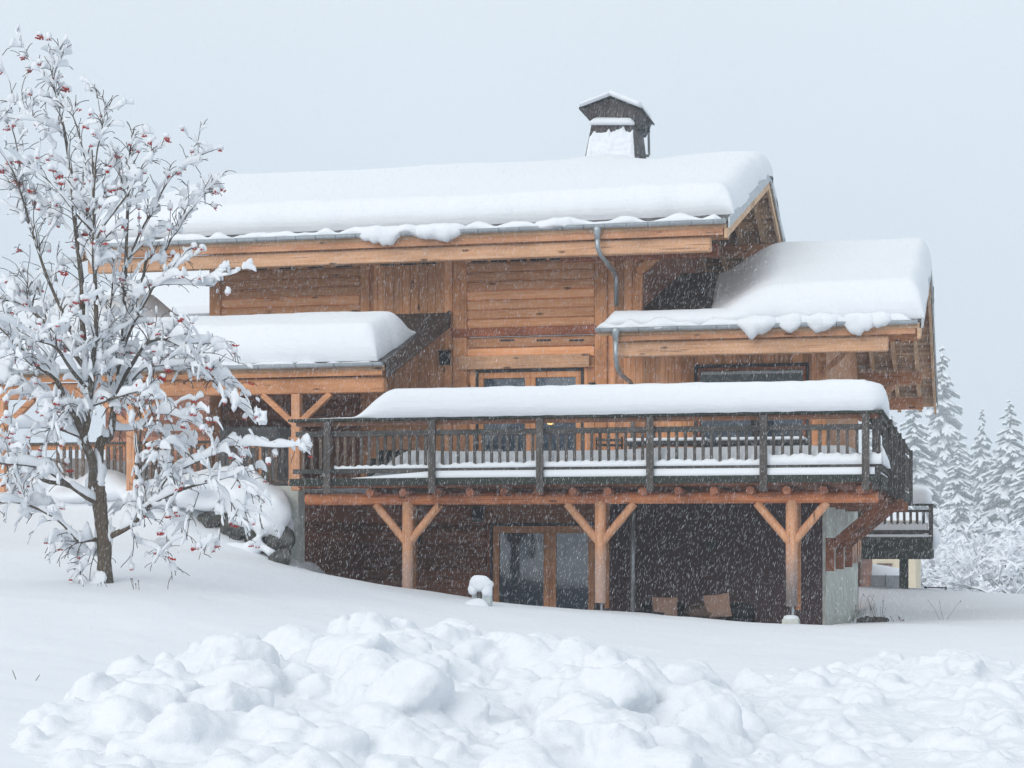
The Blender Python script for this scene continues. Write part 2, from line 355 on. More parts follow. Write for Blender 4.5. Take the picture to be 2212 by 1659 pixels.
def terr(X, Y):
    X = np.asarray(X, float); Y = np.asarray(Y, float); sh = X.shape; x = X.ravel() / SCL; y = Y.ravel() / SCL
    out = np.zeros(len(x))
    for i in range(0, len(x), 60000):
        xx = x[i:i + 60000]; yy = y[i:i + 60000]
        r = np.sqrt((xx[:, None] - cc[None, :, 0])**2 + (yy[:, None] - cc[None, :, 1])**2)
        out[i:i + 60000] = tpsk(r) @ SOL[:-3] + SOL[-3] + SOL[-2] * xx + SOL[-1] * yy
    out = out.reshape(sh)
    dd = dep(X, Y); far = np.clip((dd - 90) / 60, 0, 1)
    out = np.clip(out, -3.2, 2.2) * (1 - far) + (-3.2) * far - .034 * np.clip(dd - 62, 0, 240)
    out = out + .05 * fbm(X * .45, Y * .45, 3, 5) + .022 * fbm(X * 1.1, Y * 1.9, 3, 9)
    # ground falls away under the balcony and the house
    m = np.clip((Y - 33.75) / .9, 0, 1) * np.clip((X + 12.35) / .5, 0, 1) * np.clip((-2.4 - X) / .5, 0, 1) * np.clip((50 - Y) / 1, 0, 1)
    return out * (1 - m) + np.minimum(out, -2.0) * m
def tz(x, y): return float(terr(np.array([x]), np.array([y]))[0])
def polar(us, ds):
    U, D = np.meshgrid(us, ds); R = U * D
    return R * CT - D * ST, R * ST + D * CT
us = np.concatenate([np.linspace(-1.6, -.34, 24)[:-1], np.linspace(-.34, .34, 520), np.linspace(.34, 1.6, 24)[1:]])
ds = np.concatenate([np.geomspace(2.5, 12, 24)[:-1], np.geomspace(12, 60, 380), np.geomspace(60, 900, 60)[1:]])
X, Y = polar(us, ds)
grid_mesh('snowy_ground', X, Y, terr(X, Y), 'snow', kind='structure', label='smooth deep snow covering the sloping garden')

# ------------------------------------------------------------------ ploughed snow banks
def bank(name, label, crest, dc, front, back, u0, u1, d0, d1, nch, seed, rr, chh, nx, ny, hmin, emb=(-.4, .2), vox=.035):
    us = np.linspace(u0, u1, nx); ds = np.linspace(d0, d1, ny); X, Y = polar(us, ds); U, D = np.meshgrid(us, ds)
    g = terr(X, Y); px = CX + U * F
    cxs = np.array([c[0] for c in crest], float); cys = np.array([c[1] for c in crest], float)
    dcs = np.interp(px, cxs, np.array([c[2] for c in crest], float))
    hz = (HY - np.interp(px, cxs, cys)) / F * dcs
    cg = -1.75
    top = np.maximum(hz - np.interp(px, cxs, np.array([(c[3]) for c in crest], float)) - .15, np.interp(px, [q[0] for q in hmin], [q[1] for q in hmin]))
    s = np.where(D < dcs, (dcs - D) / front, (D - dcs) / back)
    prof = np.where(D < dcs, np.clip(1 - s, 0, 1)**.8, np.clip(1 - s * s, 0, 1))
    h = top * prof * (1 + .4 * fbm(X * .8, Y * .8, 3, seed))
    wx = X + .25 * fbm(X * 1.3, Y * 1.3, 2, seed + 50); wy = Y + .25 * fbm(X * 1.3 + 9, Y * 1.3, 2, seed + 60)
    bil = lambda f, sd_: np.abs(vnoise(wx * f, wy * f, sd_)) * 2
    amp = np.clip(h * 3.2, 0, 1)
    H = h + amp * (.24 * bil(.95, seed + 70) + .08 * bil(2.3, seed + 71) - .13)
    Z = g + H - .05
    st = 3
    Xs, Ys, Zs = X[::st, ::st], Y[::st, ::st], Z[::st, ::st]; ny_, nx_ = Xs.shape
    mb = MB(); idx = lambda a, b, l: l * nx_ * ny_ + a * nx_ + b
    vs = [(x_, y_, z_) for x_, y_, z_ in zip(Xs.ravel(), Ys.ravel(), Zs.ravel())] + [(x_, y_, z_ - .9) for x_, y_, z_ in zip(Xs.ravel(), Ys.ravel(), Zs.ravel())]
    fs = []
    for a in range(ny_ - 1):
        for b in range(nx_ - 1):
            fs.append((idx(a, b, 0), idx(a, b + 1, 0), idx(a + 1, b + 1, 0), idx(a + 1, b, 0))); fs.append((idx(a, b, 1), idx(a + 1, b, 1), idx(a + 1, b + 1, 1), idx(a, b + 1, 1)))
    for a in range(ny_ - 1):
        for b in (0, nx_ - 1): q = (idx(a, b, 0), idx(a + 1, b, 0), idx(a + 1, b, 1), idx(a, b, 1)); fs.append(q if b == 0 else q[::-1])
    for b in range(nx_ - 1):
        for a in (0, ny_ - 1): q = (idx(a, b, 0), idx(a, b, 1), idx(a, b + 1, 1), idx(a, b + 1, 0)); fs.append(q if a == 0 else q[::-1])
    mb.add(vs, fs)
    rg = random.Random(seed); n = 0; tries = 0
    while n < nch and tries < nch * 40:
        tries += 1
        a = rg.randint(2, ny - 3); b = rg.randint(2, nx - 3)
        if h[a, b] < .07 or D[a, b] < 10.5: continue
        if rg.random() > .22 + h[a, b] * 1.5: continue
        n += 1
        r = rr[0] + (rr[1] - rr[0]) * rg.random() ** 2.0 if n < nch * .45 else rg.uniform(.04, .12)
        r *= min(1, .5 + (D[a, b] - 10) / 9)
        rot = Matrix.Rotation(rg.uniform(0, 6.28), 3, 'Z') @ Matrix.Rotation(rg.uniform(-.6, .6), 3, 'X') @ Matrix.Rotation(rg.uniform(-.6, .6), 3, 'Y')
        sx, sy, sz = r * rg.uniform(.8, 1.25), r * rg.uniform(.7, 1.05), r * rg.uniform(.5, .85)
        c = Vector((X[a, b], Y[a, b], Z[a, b] + sz * rg.uniform(*emb))); seg, rings = 18, 12; vs = []; fs = []
        pw = rg.uniform(.55, .95)
        def sp(dv):
            dv = Vector([math.copysign(abs(v_) ** pw, v_) for v_ in dv]); q = 1 + .38 * mnoise.noise(dv * 1.2 + Vector((n * 3.1, 0, seed))) + .12 * mnoise.noise(dv * 3.4 + Vector((0, n * 1.7, seed)))
            return c + rot @ Vector((dv.x * sx, dv.y * sy, dv.z * sz)) * q
        vs.append(sp(Vector((0, 0, 1))))
        for i in range(1, rings):
            t_ = math.pi * i / rings
            for k in range(seg): a_ = 2 * math.pi * k / seg; vs.append(sp(Vector((math.sin(t_) * math.cos(a_), math.sin(t_) * math.sin(a_), math.cos(t_)))))
        vs.append(sp(Vector((0, 0, -1)))); e_ = len(vs) - 1
        for k in range(seg): fs.append((0, 1 + k, 1 + (k + 1) % seg)); fs.append((e_, e_ - seg + (k + 1) % seg, e_ - seg + k))
        for i in range(rings - 2):
            for k in range(seg): q = 1 + i * seg; fs.append((q + k, q + seg + k, q + seg + (k + 1) % seg, q + (k + 1) % seg))
        mb.add(vs, fs)
    o = mb.build(name, 'snow_pile', None, smooth=True, label=label, cat='snow bank', kind='thing')
    bm_ = bmesh.new(); bm_.from_mesh(o.data); bmesh.ops.recalc_face_normals(bm_, faces=bm_.faces); bm_.to_mesh(o.data); bm_.free()
    rm = o.modifiers.new('remesh', 'REMESH'); rm.mode = 'VOXEL'; rm.voxel_size = vox; rm.use_smooth_shade = True
    sm = o.modifiers.new('smooth', 'SMOOTH'); sm.factor = .5; sm.iterations = 4
    tx = bpy.data.textures.new('crust', 'CLOUDS'); tx.noise_scale = .07; tx.noise_depth = 3
    dp_ = o.modifiers.new('crust', 'DISPLACE'); dp_.texture = tx; dp_.strength = .05; dp_.mid_level = .5; dp_.texture_coords = 'GLOBAL'
# crest: px, py at the crest, depth of the crest, ground level there
bank('snow_bank', 'big lumpy bank of ploughed snow chunks across the foreground centre',
     [(-400, 1640, 14, -1.45), (0, 1625, 14, -1.45), (110, 1570, 14.6, -1.45), (260, 1480, 16.5, -1.42), (440, 1425, 17.5, -1.42), (520, 1372, 18, -1.42), (640, 1400, 18.5, -1.45),
      (700, 1345, 19.5, -1.45), (780, 1322, 20, -1.45), (870, 1340, 20, -1.5), (1000, 1355, 20, -1.5), (1120, 1385, 19.5, -1.55), (1250, 1362, 19, -1.6), (1330, 1385, 18.5, -1.62), (1450, 1465, 17.5, -1.65), (1560, 1560, 16.5, -1.68), (1700, 1665, 15, -1.7), (1900, 1720, 14, -1.7), (2400, 1720, 14, -1.7)],
     18, 9.5, 1.7, -.33, .17, 9.5, 22, 560, 3, (.13, .42), (.38, .62), 700, 420, [(-400, .0), (0, .03), (110, .10), (260, .26), (900, .40), (1300, .42), (1450, .28), (1600, .10), (1800, .0)])
bank('snow_bank', 'lower bright bank of broken snow lumps at the right foreground',
     [(1350, 1600, 18, -1.66), (1530, 1545, 18, -1.67), (1640, 1470, 19, -1.68), (1700, 1440, 20, -1.68), (1900, 1405, 21, -1.66), (2212, 1400, 21, -1.66), (2700, 1400, 21, -1.66)],
     20, 11, 2.2, .05, .34, 9.5, 24, 420, 41, (.09, .25), (.36, .6), 560, 420, [(1350, .02), (1600, .16), (2212, .22), (2700, .22)], emb=(-.6, .0))

# ------------------------------------------------------------------ the chalet
XL, XU, XR = -15.93, -6.55, -2.83
YF, YB = 38.2, 49.4
house = thing('chalet', (-9, 43, -1.75), 'large two storey timber chalet with snow covered roofs and long balcony', 'chalet')
def part(mb, name, m, parent=None, **kw): return mb.build(name, m, parent or house, **kw)
def logwall(x0, x1, z0, z1, y, step=.2, bulge=.045):
    """horizontal half logs"""
    mb = MB(); pr = []; n = max(1, round((z1 - z0) / step)); st = (z1 - z0) / n
    for k in range(n):
        for j in range(6):
            a = math.pi * j / 5; pr.append((y - bulge * math.sin(a) ** .6, z0 + st * (k + (1 - math.cos(a)) / 2)))
    vs = []; fs = []
    xs = [x0, x1]
    for xx in xs:
        vs += [(xx, a, b) for a, b in pr]
    m_ = len(pr)
    for i in range(m_ - 1): fs.append((i, i + m_, i + m_ + 1, i + 1))
    mb.add(vs, fs)
    mb.box(x0, x1, y + .001, y + .12, z0, z1)
    return mb
def boards(x0, x1, z0, z1, y, step=.19):
    mb = MB(); n = max(1, round((x1 - x0) / step)); st = (x1 - x0) / n
    for k in range(n):
        o = random.uniform(0, .012); mb.box(x0 + k * st + .004, x0 + (k + 1) * st - .004, y - o, y + .03, z0, z1)
    mb.box(x0, x1, y + .031, y + .12, z0, z1)
    return mb
def fx(px): return XY(px, YF)
ZT = 6.45
# upper facade, left to right
def vpost(px0, px1, z0, z1, y=YF - .09, m='post', name='corner_post', d=.2):
    return part(MB().box(XY(px0, y), XY(px1, y), y, y + d, z0, z1), name, m, bevel=.012)
vpost(452, 476, 1.0, ZT)
part(logwall(fx(475), fx(778), 4.0, 5.95, YF), 'log_wall_panel', 'log_wall')
part(MB().box(fx(475), fx(778), YF - .03, YF + .1, 5.955, 6.25), 'wall_plate', 'board_wall')
vpost(778, 797, 1.0, ZT, name='wall_post')
part(boards(fx(797), fx(978), 1.0, 6.25, YF), 'board_wall_panel', 'board_wall')
vpost(978, 1008, 1.0, ZT, name='wall_post')
zb0, zb1 = ZY(1140, 726, YF), ZY(1140, 708, YF)
part(logwall(fx(1008), fx(1284), zb1 + .003, 5.95, YF), 'log_wall_panel', 'log_wall')
part(MB().box(fx(1008), fx(1284), YF - .03, YF + .1, 5.955, 6.25), 'wall_plate', 'board_wall')
part(MB().box(fx(978), fx(1290), YF - .13, YF - .002, zb0, zb1), 'tie_beam', 'red_wood', bevel=.01)
zl0, zl1 = ZY(1140, 797, YF), ZY(1140, 768, YF)
part(logwall(fx(1008), fx(1284), zl0 + .002, zb0 - .003, YF), 'log_wall_panel', 'log_wall')
part(MB().box(fx(995), fx(1276), YF - .16, YF - .05, zl0, zl1), 'lintel', 'beam', bevel=.01)
vpost(1284, 1311, 1.0, ZT, name='wall_post')
part(boards(fx(1311), fx(1384), 4.3, 6.2, YF), 'board_wall_panel', 'board_wall')
part(boards(fx(1311), fx(1500), 1.0, 4.297, YF), 'board_wall_panel', 'board_wall')
vpost(1367, 1386, 4.3, ZT, y=YF - .10, name='corner_post')
vpost(1471, 1484, 1.0, 4.2, y=YF - .04, name='wall_post')
zw = ZY(1620, 786, YF)
part(boards(fx(1500), fx(1747), zw, 4.297, YF), 'board_wall_panel', 'board_wall')
part(boards(fx(1747), XR, 1.0, 4.297, YF), 'board_wall_panel', 'board_wall')
vpost(1764, 1784, .9, 4.3, y=YF - .08, name='corner_post', m='post')
# panel left and right of the french window
part(boards(fx(1008), fx(1029), 1.0, zl0, YF), 'board_wall_panel', 'board_wall')
part(boards(fx(1261), fx(1284), 1.0, zl0, YF), 'board_wall_panel', 'board_wall')
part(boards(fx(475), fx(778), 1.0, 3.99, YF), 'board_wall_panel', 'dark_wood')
# vent slots under the eaves
for a, b, y0, n in ((497, 743, 583, 5), (838, 925, 572, 3), (1035, 1205, 566, 5), (1334, 1338, 556, 1)):
    sl = MB()
    for k in range(n):
        sl = MB(); c = a + (b - a) * (k / max(1, n - 1)); yy = 583 - (c - 497) * .034
        p = P(c, yy, YF - .06); sl.box(p.x - .17, p.x + .17, YF - .062, YF - .025, p.z - .02, p.z + .02)
        part(sl, 'vent_slot', 'black')
sl = MB()
for c in (1095, 1175, 1245):
    p = P(c, 735, YF - .06); part(MB().box(p.x - .15, p.x + .15, YF - .062, YF - .025, p.z - .018, p.z + .018), 'vent_slot', 'black')

def window(px0, px1, z0, z1, panes, y=YF, sash='post', fr=.07, blind=None):
    x0, x1 = fx(px0), fx(px1)
    w = MB(); w.box(x0, x1, y - .05, y + .1, z1 - .055, z1); w.box(x0, x0 + .05, y - .05, y + .1, z0, z1 - .056); w.box(x1 - .05, x1, y - .05, y + .1, z0, z1 - .056)
    wn = part(w, 'window', 'seal')
    xs = [x0 + .052] + [fx(p) for p in panes] + [x1 - .052]
    for a, b in zip(xs[:-1], xs[1:]):
        s = MB(); f = fr
        s.box(a + .002, b - .002, y - .03, y + .04, z1 - .058 - f * 1.1, z1 - .058); s.box(a + .002, b - .002, y - .03, y + .04, z0, z0 + f)
        s.box(a + .002, a + f, y - .03, y + .04, z0 + f + .001, z1 - .06 - f * 1.1); s.box(b - f, b - .002, y - .03, y + .04, z0 + f + .001, z1 - .06 - f * 1.1)
        s.build('window_frame', sash, wn, bevel=.006)
        g = MB().box(a + f + .002, b - f - .002, y + .02, y + .035, z0 + f + .002, z1 - .062 - f * 1.1); g.build('pane', 'glass', wn)
        if blind: MB().box(a + f + .004, b - f - .004, y - .012, y + .018, z1 - .062 - f * 1.1 - blind, z1 - .2).build('roller_blind', 'blind', wn)
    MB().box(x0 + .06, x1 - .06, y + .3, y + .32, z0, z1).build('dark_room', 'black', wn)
    return wn
window(1029, 1261, 1.12, zl0 - .004, [1146], fr=.11)
wr = window(1501, 1747, 1.12, zw - .004, [], sash='red_wood', fr=.06, blind=.45)
# tiny warm lamp glimpsed at the french window
p = P(1188, 913, YF - .05)
MB().blob((p.x, YF - .03, p.z), (.07, .03, .045)).build('ceiling_lamp_glow', 'lit', house, smooth=True)

# gable / side walls
def ywall(x, y0, y1, z0, z1, name, m, thick=.12):
    return part(MB().box(x - thick, x, y0, y1, z0, z1), name, m)
gb = MB(); prof = [(YF + .13, 4.0), (YB, 4.0), (YB, 6.4), (43.8, 8.05), (YF + .13, 6.35)]
gb.add([(XU - .14, a, b) for a, b in prof] + [(XU, a, b) for a, b in prof], [(0, 1, 2, 3, 4), (9, 8, 7, 6, 5)] + [(i, (i + 1) % 5 + 0, (i + 1) % 5 + 5, i + 5) for i in range(5)])
part(gb, 'gable_wall', 'dark_wood')
sw = MB(); prof = [(YF + .13, .88), (YB, .88), (YB, 4.4), (43.8, 5.9), (YF + .13, 4.3)]
sw.add([(XR - .14, a, b) for a, b in prof] + [(XR, a, b) for a, b in prof], [(0, 1, 2, 3, 4), (9, 8, 7, 6, 5)] + [(i, (i + 1) % 5 + 0, (i + 1) % 5 + 5, i + 5) for i in range(5)])
part(sw, 'side_wall', 'board_wall')
lf = MB(); prof = [(YF + .13, -1.9), (YB, -1.9), (YB, 6.4), (43.8, 8.05), (YF + .13, 6.35)]
lf.add([(XL, a, b) for a, b in prof] + [(XL + .14, a, b) for a, b in prof], [(0, 1, 2, 3, 4), (9, 8, 7, 6, 5)] + [(i, (i + 1) % 5 + 0, (i + 1) % 5 + 5, i + 5) for i in range(5)])
part(lf, 'side_wall', 'log_wall')
ywall(XR, YF + .001, YB, -2.2, .879, 'concrete_side_wall', 'concrete', .06)
part(MB().box(XL, XR, YB - .2, YB - .003, -2, 4.6), 'back_wall', 'log_wall')
# wooden shutter on the concrete side wall
s = MB(); x = XR + .02
y0, y1 = YX(1834, XR), YX(1852, XR)
for k in range(7): s.box(XR + .002, XR + .10 + .03 * (k % 2), y0 + (y1 - y0) * k / 7, y0 + (y1 - y0) * (k + .8) / 7, ZY(1825, 1222, 41), ZY(1825, 1150, 41))
part(s, 'side_shutter', 'orange_post')

# lower storey
zlow = -2.1
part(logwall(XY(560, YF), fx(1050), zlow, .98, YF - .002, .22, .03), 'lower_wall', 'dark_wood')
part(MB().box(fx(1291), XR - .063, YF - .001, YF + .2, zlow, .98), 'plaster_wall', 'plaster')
zd = ZY(1170, 1130, YF)
part(boards(fx(1050), fx(1291), zd + .002, .98, YF, .25), 'door_head', wood_mat('door_head_boards', (.40, .20, .11), (.24, .11, .06), 'X'))
window(1060, 1290, -2.05, zd, [1188], fr=.13)
vpost(1051, 1060.5, zlow, zd, y=YF - .03, name='door_jamb', m='red_wood', d=.1)
# wall lamps
def lamp(px, py, w, h, y=YF):
    p = P(px, py, y - .1); q = MB()
    q.box(p.x - w / 2, p.x + w / 2, y - .16, y - .06, p.z - h / 2, p.z + h / 2 - .03); q.box(p.x - w / 2 - .015, p.x + w / 2 + .015, y - .18, y - .04, p.z + h / 2 - .029, p.z + h / 2)
    q.box(p.x - .03, p.x + .03, y - .06, y - .03, p.z - .05, p.z + .05)
    return part(q, 'wall_lamp', 'black', bevel=.008)
lamp(961, 773, .22, .30); lamp(1033, 1111, .25, .30, YF); lamp(903, 1164, .12, .16); lamp(1537, 1178, .14, .16)
lamp(961, 843, .16, .10); lamp(1280, 833, .10, .12)

# roofs ------------------------------------------------------------
class Roof: pass
def mkroof(name, x0, x1, ye, ze, yr, zr, yb, zb, th=.16):
    r = Roof(); r.x0, r.x1, r.pts = x0, x1, [(ye, ze), (yr, zr)] + ([(yb, zb)] if yb else [])
    def slabm(t0, t1, xa, xb):
        mb = MB(); up = [(y, z - t0) for y, z in r.pts]; dn = [(y, z - t1) for y, z in r.pts]; k = len(up); a = up + dn[::-1]
        fs = [tuple(range(len(a))), tuple(range(2 * len(a) - 1, len(a) - 1, -1))] + [(i, i + len(a), (i + 1) % len(a) + len(a), (i + 1) % len(a)) for i in range(len(a))]
        mb.add([(xa, y, z) for y, z in a] + [(xb, y, z) for y, z in a], fs); return mb
    o = slabm(.055, th, x0 + .03, x1 - .03).build(name, 'soffit', house)
    slabm(0, .053, x0, x1).build('roof_sheet', 'roof_metal', o)
    r.obj = o; r.slab = slabm
    r.z = lambda Y: np.interp(Y, [p[0] for p in r.pts], [p[1] for p in r.pts])
    return r
ZE, ZR = 6.13, 8.42
RM = mkroof('main_roof', -17.95, -4.52, 36.2, ZE, 43.8, ZR, 51.6, 6.0)
ZE2, ZR2 = 4.12, 6.20
RR = mkroof('lower_side_roof', -7.07, -.92, 36.2, ZE2, 43.8, ZR2, 52.3, 3.75)
ZE3 = 3.33
RA = mkroof('annex_roof', -21.5, -10.58, 33.8, ZE3, 38.12, 4.74, None, None)
def verge(roof, x, w, dz0, dz1, m, name, parts=None, out=.03, y_from=None):
    pts = roof.pts; mb = MB()
    for (ya, za), (yb, zb) in list(zip(pts[:-1], pts[1:])):
        a = [(ya, za - dz0), (yb, zb - dz0), (yb, zb - dz1), (ya, za - dz1)]
        mb.add([(x, *q) for q in a] + [(x + w, *q) for q in a], [(0, 3, 2, 1), (4, 5, 6, 7), (0, 1, 5, 4), (1, 2, 6, 5), (2, 3, 7, 6), (3, 0, 4, 7)])
    return mb.build(name, m, roof.obj)
bb = lambda n: wood_mat(n, (.76, .53, .34), (.54, .33, .18), 'Y', stain=(.25, .15, .1), stain_amt=.3)
M['barge'] = bb('bargeboard_wood')
for R_, xs in ((RM, (-4.518, -17.99)), (RR, (-.918, None))):
    for i, x in enumerate(xs):
        if x is None: continue
        verge(R_, x if i == 0 else x, .035, -.03, .16, 'zinc', 'verge_flashing')
        verge(R_, x - .075 if i == 0 else x + .04, .06, .165, .36, 'barge', 'bargeboard')
verge(RA, -10.578, .05, -.04, .30, 'roof_metal', 'verge_flashing')
# rafters seen under the overhangs
def rafter(roof, x, seg, w=.10, h=.14, dz=.165):
    (ya, za), (yb, zb) = roof.pts[seg], roof.pts[seg + 1]
    a = Vector((x, ya + .12, za - dz - h / 2 + (zb - za) / (yb - ya) * .12)); b = Vector((x, yb - .02, zb - dz - h / 2))
    if seg: a = Vector((x, ya + .02, za - dz - h / 2)); b = Vector((x, yb - .1, zb - dz - h / 2))
    MB().bar(a, b, w, h).build('rafter', 'barge', roof.obj)
for k in range(4):
    rafter(RM, -4.95 - k * .55, 0); rafter(RM, -4.95 - k * .55, 1)
    rafter(RR, -1.35 - k * .55, 0); rafter(RR, -1.35 - k * .55, 1)
    rafter(RM, -17.5 + k * .6, 0)
# purlins along X
def purlin(roof, y, x0, x1, h=.26, w=.2, m='fascia', dz=.31, name='purlin', par=None):
    z = float(roof.z(y)) - dz - h / 2
    return MB().box(x0, x1, y - w / 2, y + w / 2, z - h / 2, z + h / 2).build(name, m, roof.obj, bevel=.015)
for y in (41, 43.8, 46.6, 49.4, 51.2):
    purlin(RM, y, XU - .3, -4.8, h=.3); purlin(RM, y, -17.7, XL + .3)
    purlin(RR, y, XR - .3, -1.25, h=.3, m='orange_beam')
purlin(RM, 38.15, XU - .3, -4.75, h=.34, dz=.32, m='orange_beam'); purlin(RM, 38.15, -17.7, XL + .3)
purlin(RR, 38.15, XR - .3, -1.3, h=.28, dz=.3, m='red_wood')
# eave boards + big purlin
def eave(roof, x0, x1, ze, y, fas=(.10, .245), beam=(.255, .60), inset=.25, bw=.22, x0b=None, x1b=None, m='beam', mf='fascia'):
    MB().box(x0, x1, y + .01, y + .06, ze - fas[1], ze - fas[0]).build('fascia_board', mf, roof.obj)
    MB().box(x0 if x0b is None else x0b, x1 - inset if x1b is None else x1b, y + .12, y + .12 + bw, ze - beam[1], ze - beam[0]).build('eave_beam', m, roof.obj, bevel=.03)
eave(RM, -17.85, -4.62, ZE, 36.2, fas=(.13, .29), beam=(.295, .58))
eave(RR, -6.75, -1.03, ZE2, 36.2, fas=(.13, .26), beam=(.265, .56), inset=.5, x0b=-6.68)
eave(RA, -21.4, -10.66, ZE3, 33.8, fas=(.13, .25), beam=(.262, .56), inset=.0, m='orange_beam', mf='orange_beam')
# second, inner plate under the main eave at the right end (carved end)
part(MB().box(-8.0, -4.85, 37.2, 37.42, ZE - .55, ZE - .30), 'plate_beam', 'red_wood', bevel=.02)
# braces of the overhangs
def brace(a, b, w=.16, h=.18, m='orange_post', name='brace', parent=None): return MB().bar(a, b, w, h, up=(0, 1, 0)).build(name, m, parent or house, bevel=.012)
zc = float(RM.z(38.15)) - .66
brace((XU - .02, 38.05, zc - .62), (XU + .75, 38.05, zc + .02), m='post')
zc2 = float(RR.z(38.15)) - .58
brace((XR - .02, 38.1, zc2 - .75), (XR + .78, 38.1, zc2 - .02), w=.12, h=.22, m='orange_post')
brace((XR, 43.8, float(RR.z(43.8)) - 1.35), (XR + .78, 43.8, float(RR.z(43.8)) - .65), m='orange_post')
brace((XR, 49.3, float(RR.z(49.4)) - 1.5), (XR + .9, 49.3, float(RR.z(49.4)) - .62), m='orange_post')
# gutters
def gutter(x0, x1, y, z, r, step):
    g = MB(); n = 8; pr = []
    for k in range(n + 1):
        a = math.pi * k / n; pr.append((y + math.cos(a) * r, z - math.sin(a) * r))
    for k in range(n, -1, -1):
        a = math.pi * k / n; pr.append((y + math.cos(a) * (r - .006), z - math.sin(a) * (r - .006)))
    m_ = len(pr); vs = [(x0, *p) for p in pr] + [(x1, *p) for p in pr]
    g.add(vs, [(i, (i + 1) % m_, (i + 1) % m_ + m_, i + m_) for i in range(m_)])
    for xx, s_ in ((x0, 1), (x1, -1)):
        g.add([(xx, *p) for p in pr[:n + 1]], [tuple(range(n + 1))])
    g.tube([(x0, y - r, z), (x1, y - r, z)], .010, 6)
    o = part(g, 'gutter', 'zinc')
    x = x0 + .1
    while x < x1:
        MB().tube([(x, y - math.cos(a) * (r + .006), z - math.sin(a) * (r + .006)) for a in [math.pi * k / 6 for k in range(7)]], .008, 4).build('gutter_bracket', 'zinc_dark', o); x += step
    return o
gutter(-17.9, -4.55, 36.11, ZE - .03, .075, .42)
gutter(-7.07, -.98, 36.11, ZE2 - .03, .072, .75)
gutter(-21.4, -10.62, 33.71, ZE3 - .03, .07, .75)
# downpipes
def pipe(pts, r=.045, head=None):
    d = MB().tube(pts, r, 10); o = part(d, 'downpipe', 'zinc', smooth=True)
    if head: MB().tube([head[0], (Vector(head[0]) + Vector(head[1])) / 2 + Vector((0, 0, .05)), head[1]], [.085, .08, .05], 10).build('pipe_hopper', 'zinc', o, smooth=True)
    return o
pa = P(1290, 492, 36.1); 
pipe([P(1290, 515, 36.1), P(1291, 535, 36.1), P(1297, 550, 36.25), P(1328, 590, 37.9), P(1331, 605, 38.0), P(1331, 660, 38.0)], .048, (P(1290, 490, 36.1), P(1290, 517, 36.1)))
pipe([P(1330, 735, 36.1), P(1330, 765, 36.1), P(1332, 790, 36.15), P(1340, 808, 36.8), P(1362, 826, 37.8), P(1367, 840, 38.0), P(1367, 1030, 38.0)], .048, (P(1330, 708, 36.1), P(1330, 737, 36.1)))
pipe([P(1367, 1090, 37.9), P(1367, 1210, 37.9), P(1367, 1400, 37.9)], .048)
# chimney
ch = MB()
yf = 43.2
b0, b1, t0, t1 = P(1247, 372, yf), P(1377, 372, yf), P(1279, 262, yf + .12), P(1367, 262, yf + .12)
bd, td = 1.75, 1.3
vs = [b0, b1, b1 + Vector((.06, bd, 0)), b0 + Vector((-.02, bd, 0)), t0, t1, t1 + Vector((.02, td, 0)), t0 + Vector((0, td, 0))]
vs[0].z = vs[1].z = vs[2].z = vs[3].z = 8.0
ch.add(vs, [(0, 3, 2, 1), (4, 5, 6, 7), (0, 1, 5, 4), (1, 2, 6, 5), (2, 3, 7, 6), (3, 0, 4, 7)])
cho = part(ch, 'chimney', 'shingle')
# wind blown snow plastered on its front
nx_, ny_ = 60, 60; S_, T_ = np.meshgrid(np.linspace(0, 1, nx_), np.linspace(0, 1, ny_))
fr = [np.array(v) for v in (vs[0], vs[1], vs[4], vs[5])]
G = ((fr[0][None, None] * (1 - S_[..., None]) + fr[1][None, None] * S_[..., None]) * (1 - T_[..., None] * .96) + (fr[2][None, None] * (1 - S_[..., None]) + fr[3][None, None] * S_[..., None]) * T_[..., None] * .96)
rows = 11; sc_ = np.abs(np.sin((T_ * rows + .9 * fbm(S_ * 3, T_ * 3, 2, 4)) * math.pi)) * .018 + .03 * fbm(S_ * 14, T_ * 11, 3, 8)
ed = np.clip(np.minimum(np.minimum(S_, 1 - S_) * 14, (1 - T_ + .12 * fbm(S_ * 9, T_ * 0, 2, 2) - .08) * 10), 0, 1)
G[..., 1] -= .05 * ed + sc_ * ed - .012
grid_mesh('plastered_snow', G[..., 0], G[..., 1], G[..., 2], 'snow_roof', cho)
zt = t0.z; xa, xb = t0.x, t1.x
lt = MB(); ly = yf + .12
cap0, capm, cap1 = P(1256, 236, yf - .1), P(1319, 212, yf - .1), P(1385, 238, yf - .1)
q0, q1 = P(1281, 272, ly), P(1372, 268, ly)
vv = [cap0, capm, cap1, q1, q0]
lt.add(vv + [v + Vector((0, 1.5, 0)) for v in vv], [(0, 4, 3, 2, 1), (5, 6, 7, 8, 9)] + [(i, (i + 1) % 5, (i + 1) % 5 + 5, i + 5) for i in range(5)])
lt.build('chimney_hood', 'shingle', cho)
for a, b in ((cap0, capm), (capm, cap1)):
    m_ = MB(); n_ = Vector((0, 0, .05)); d_ = Vector((0, 1.62, 0)); f_ = Vector((0, -.06, 0)); ex = (b - a).normalized() * .05
    a_, b_ = (a - ex, b) if a is cap0 else (a, b + ex)
    vq = [a_ + f_ + n_ * .1, b_ + f_ + n_ * .1, b_ + d_ + n_ * .1, a_ + d_ + n_ * .1]; m_.add(vq + [v + n_ for v in vq], [(0, 3, 2, 1), (4, 5, 6, 7), (0, 1, 5, 4), (1, 2, 6, 5), (2, 3, 7, 6), (3, 0, 4, 7)])
    m_.build('hood_roof', 'black', cho)
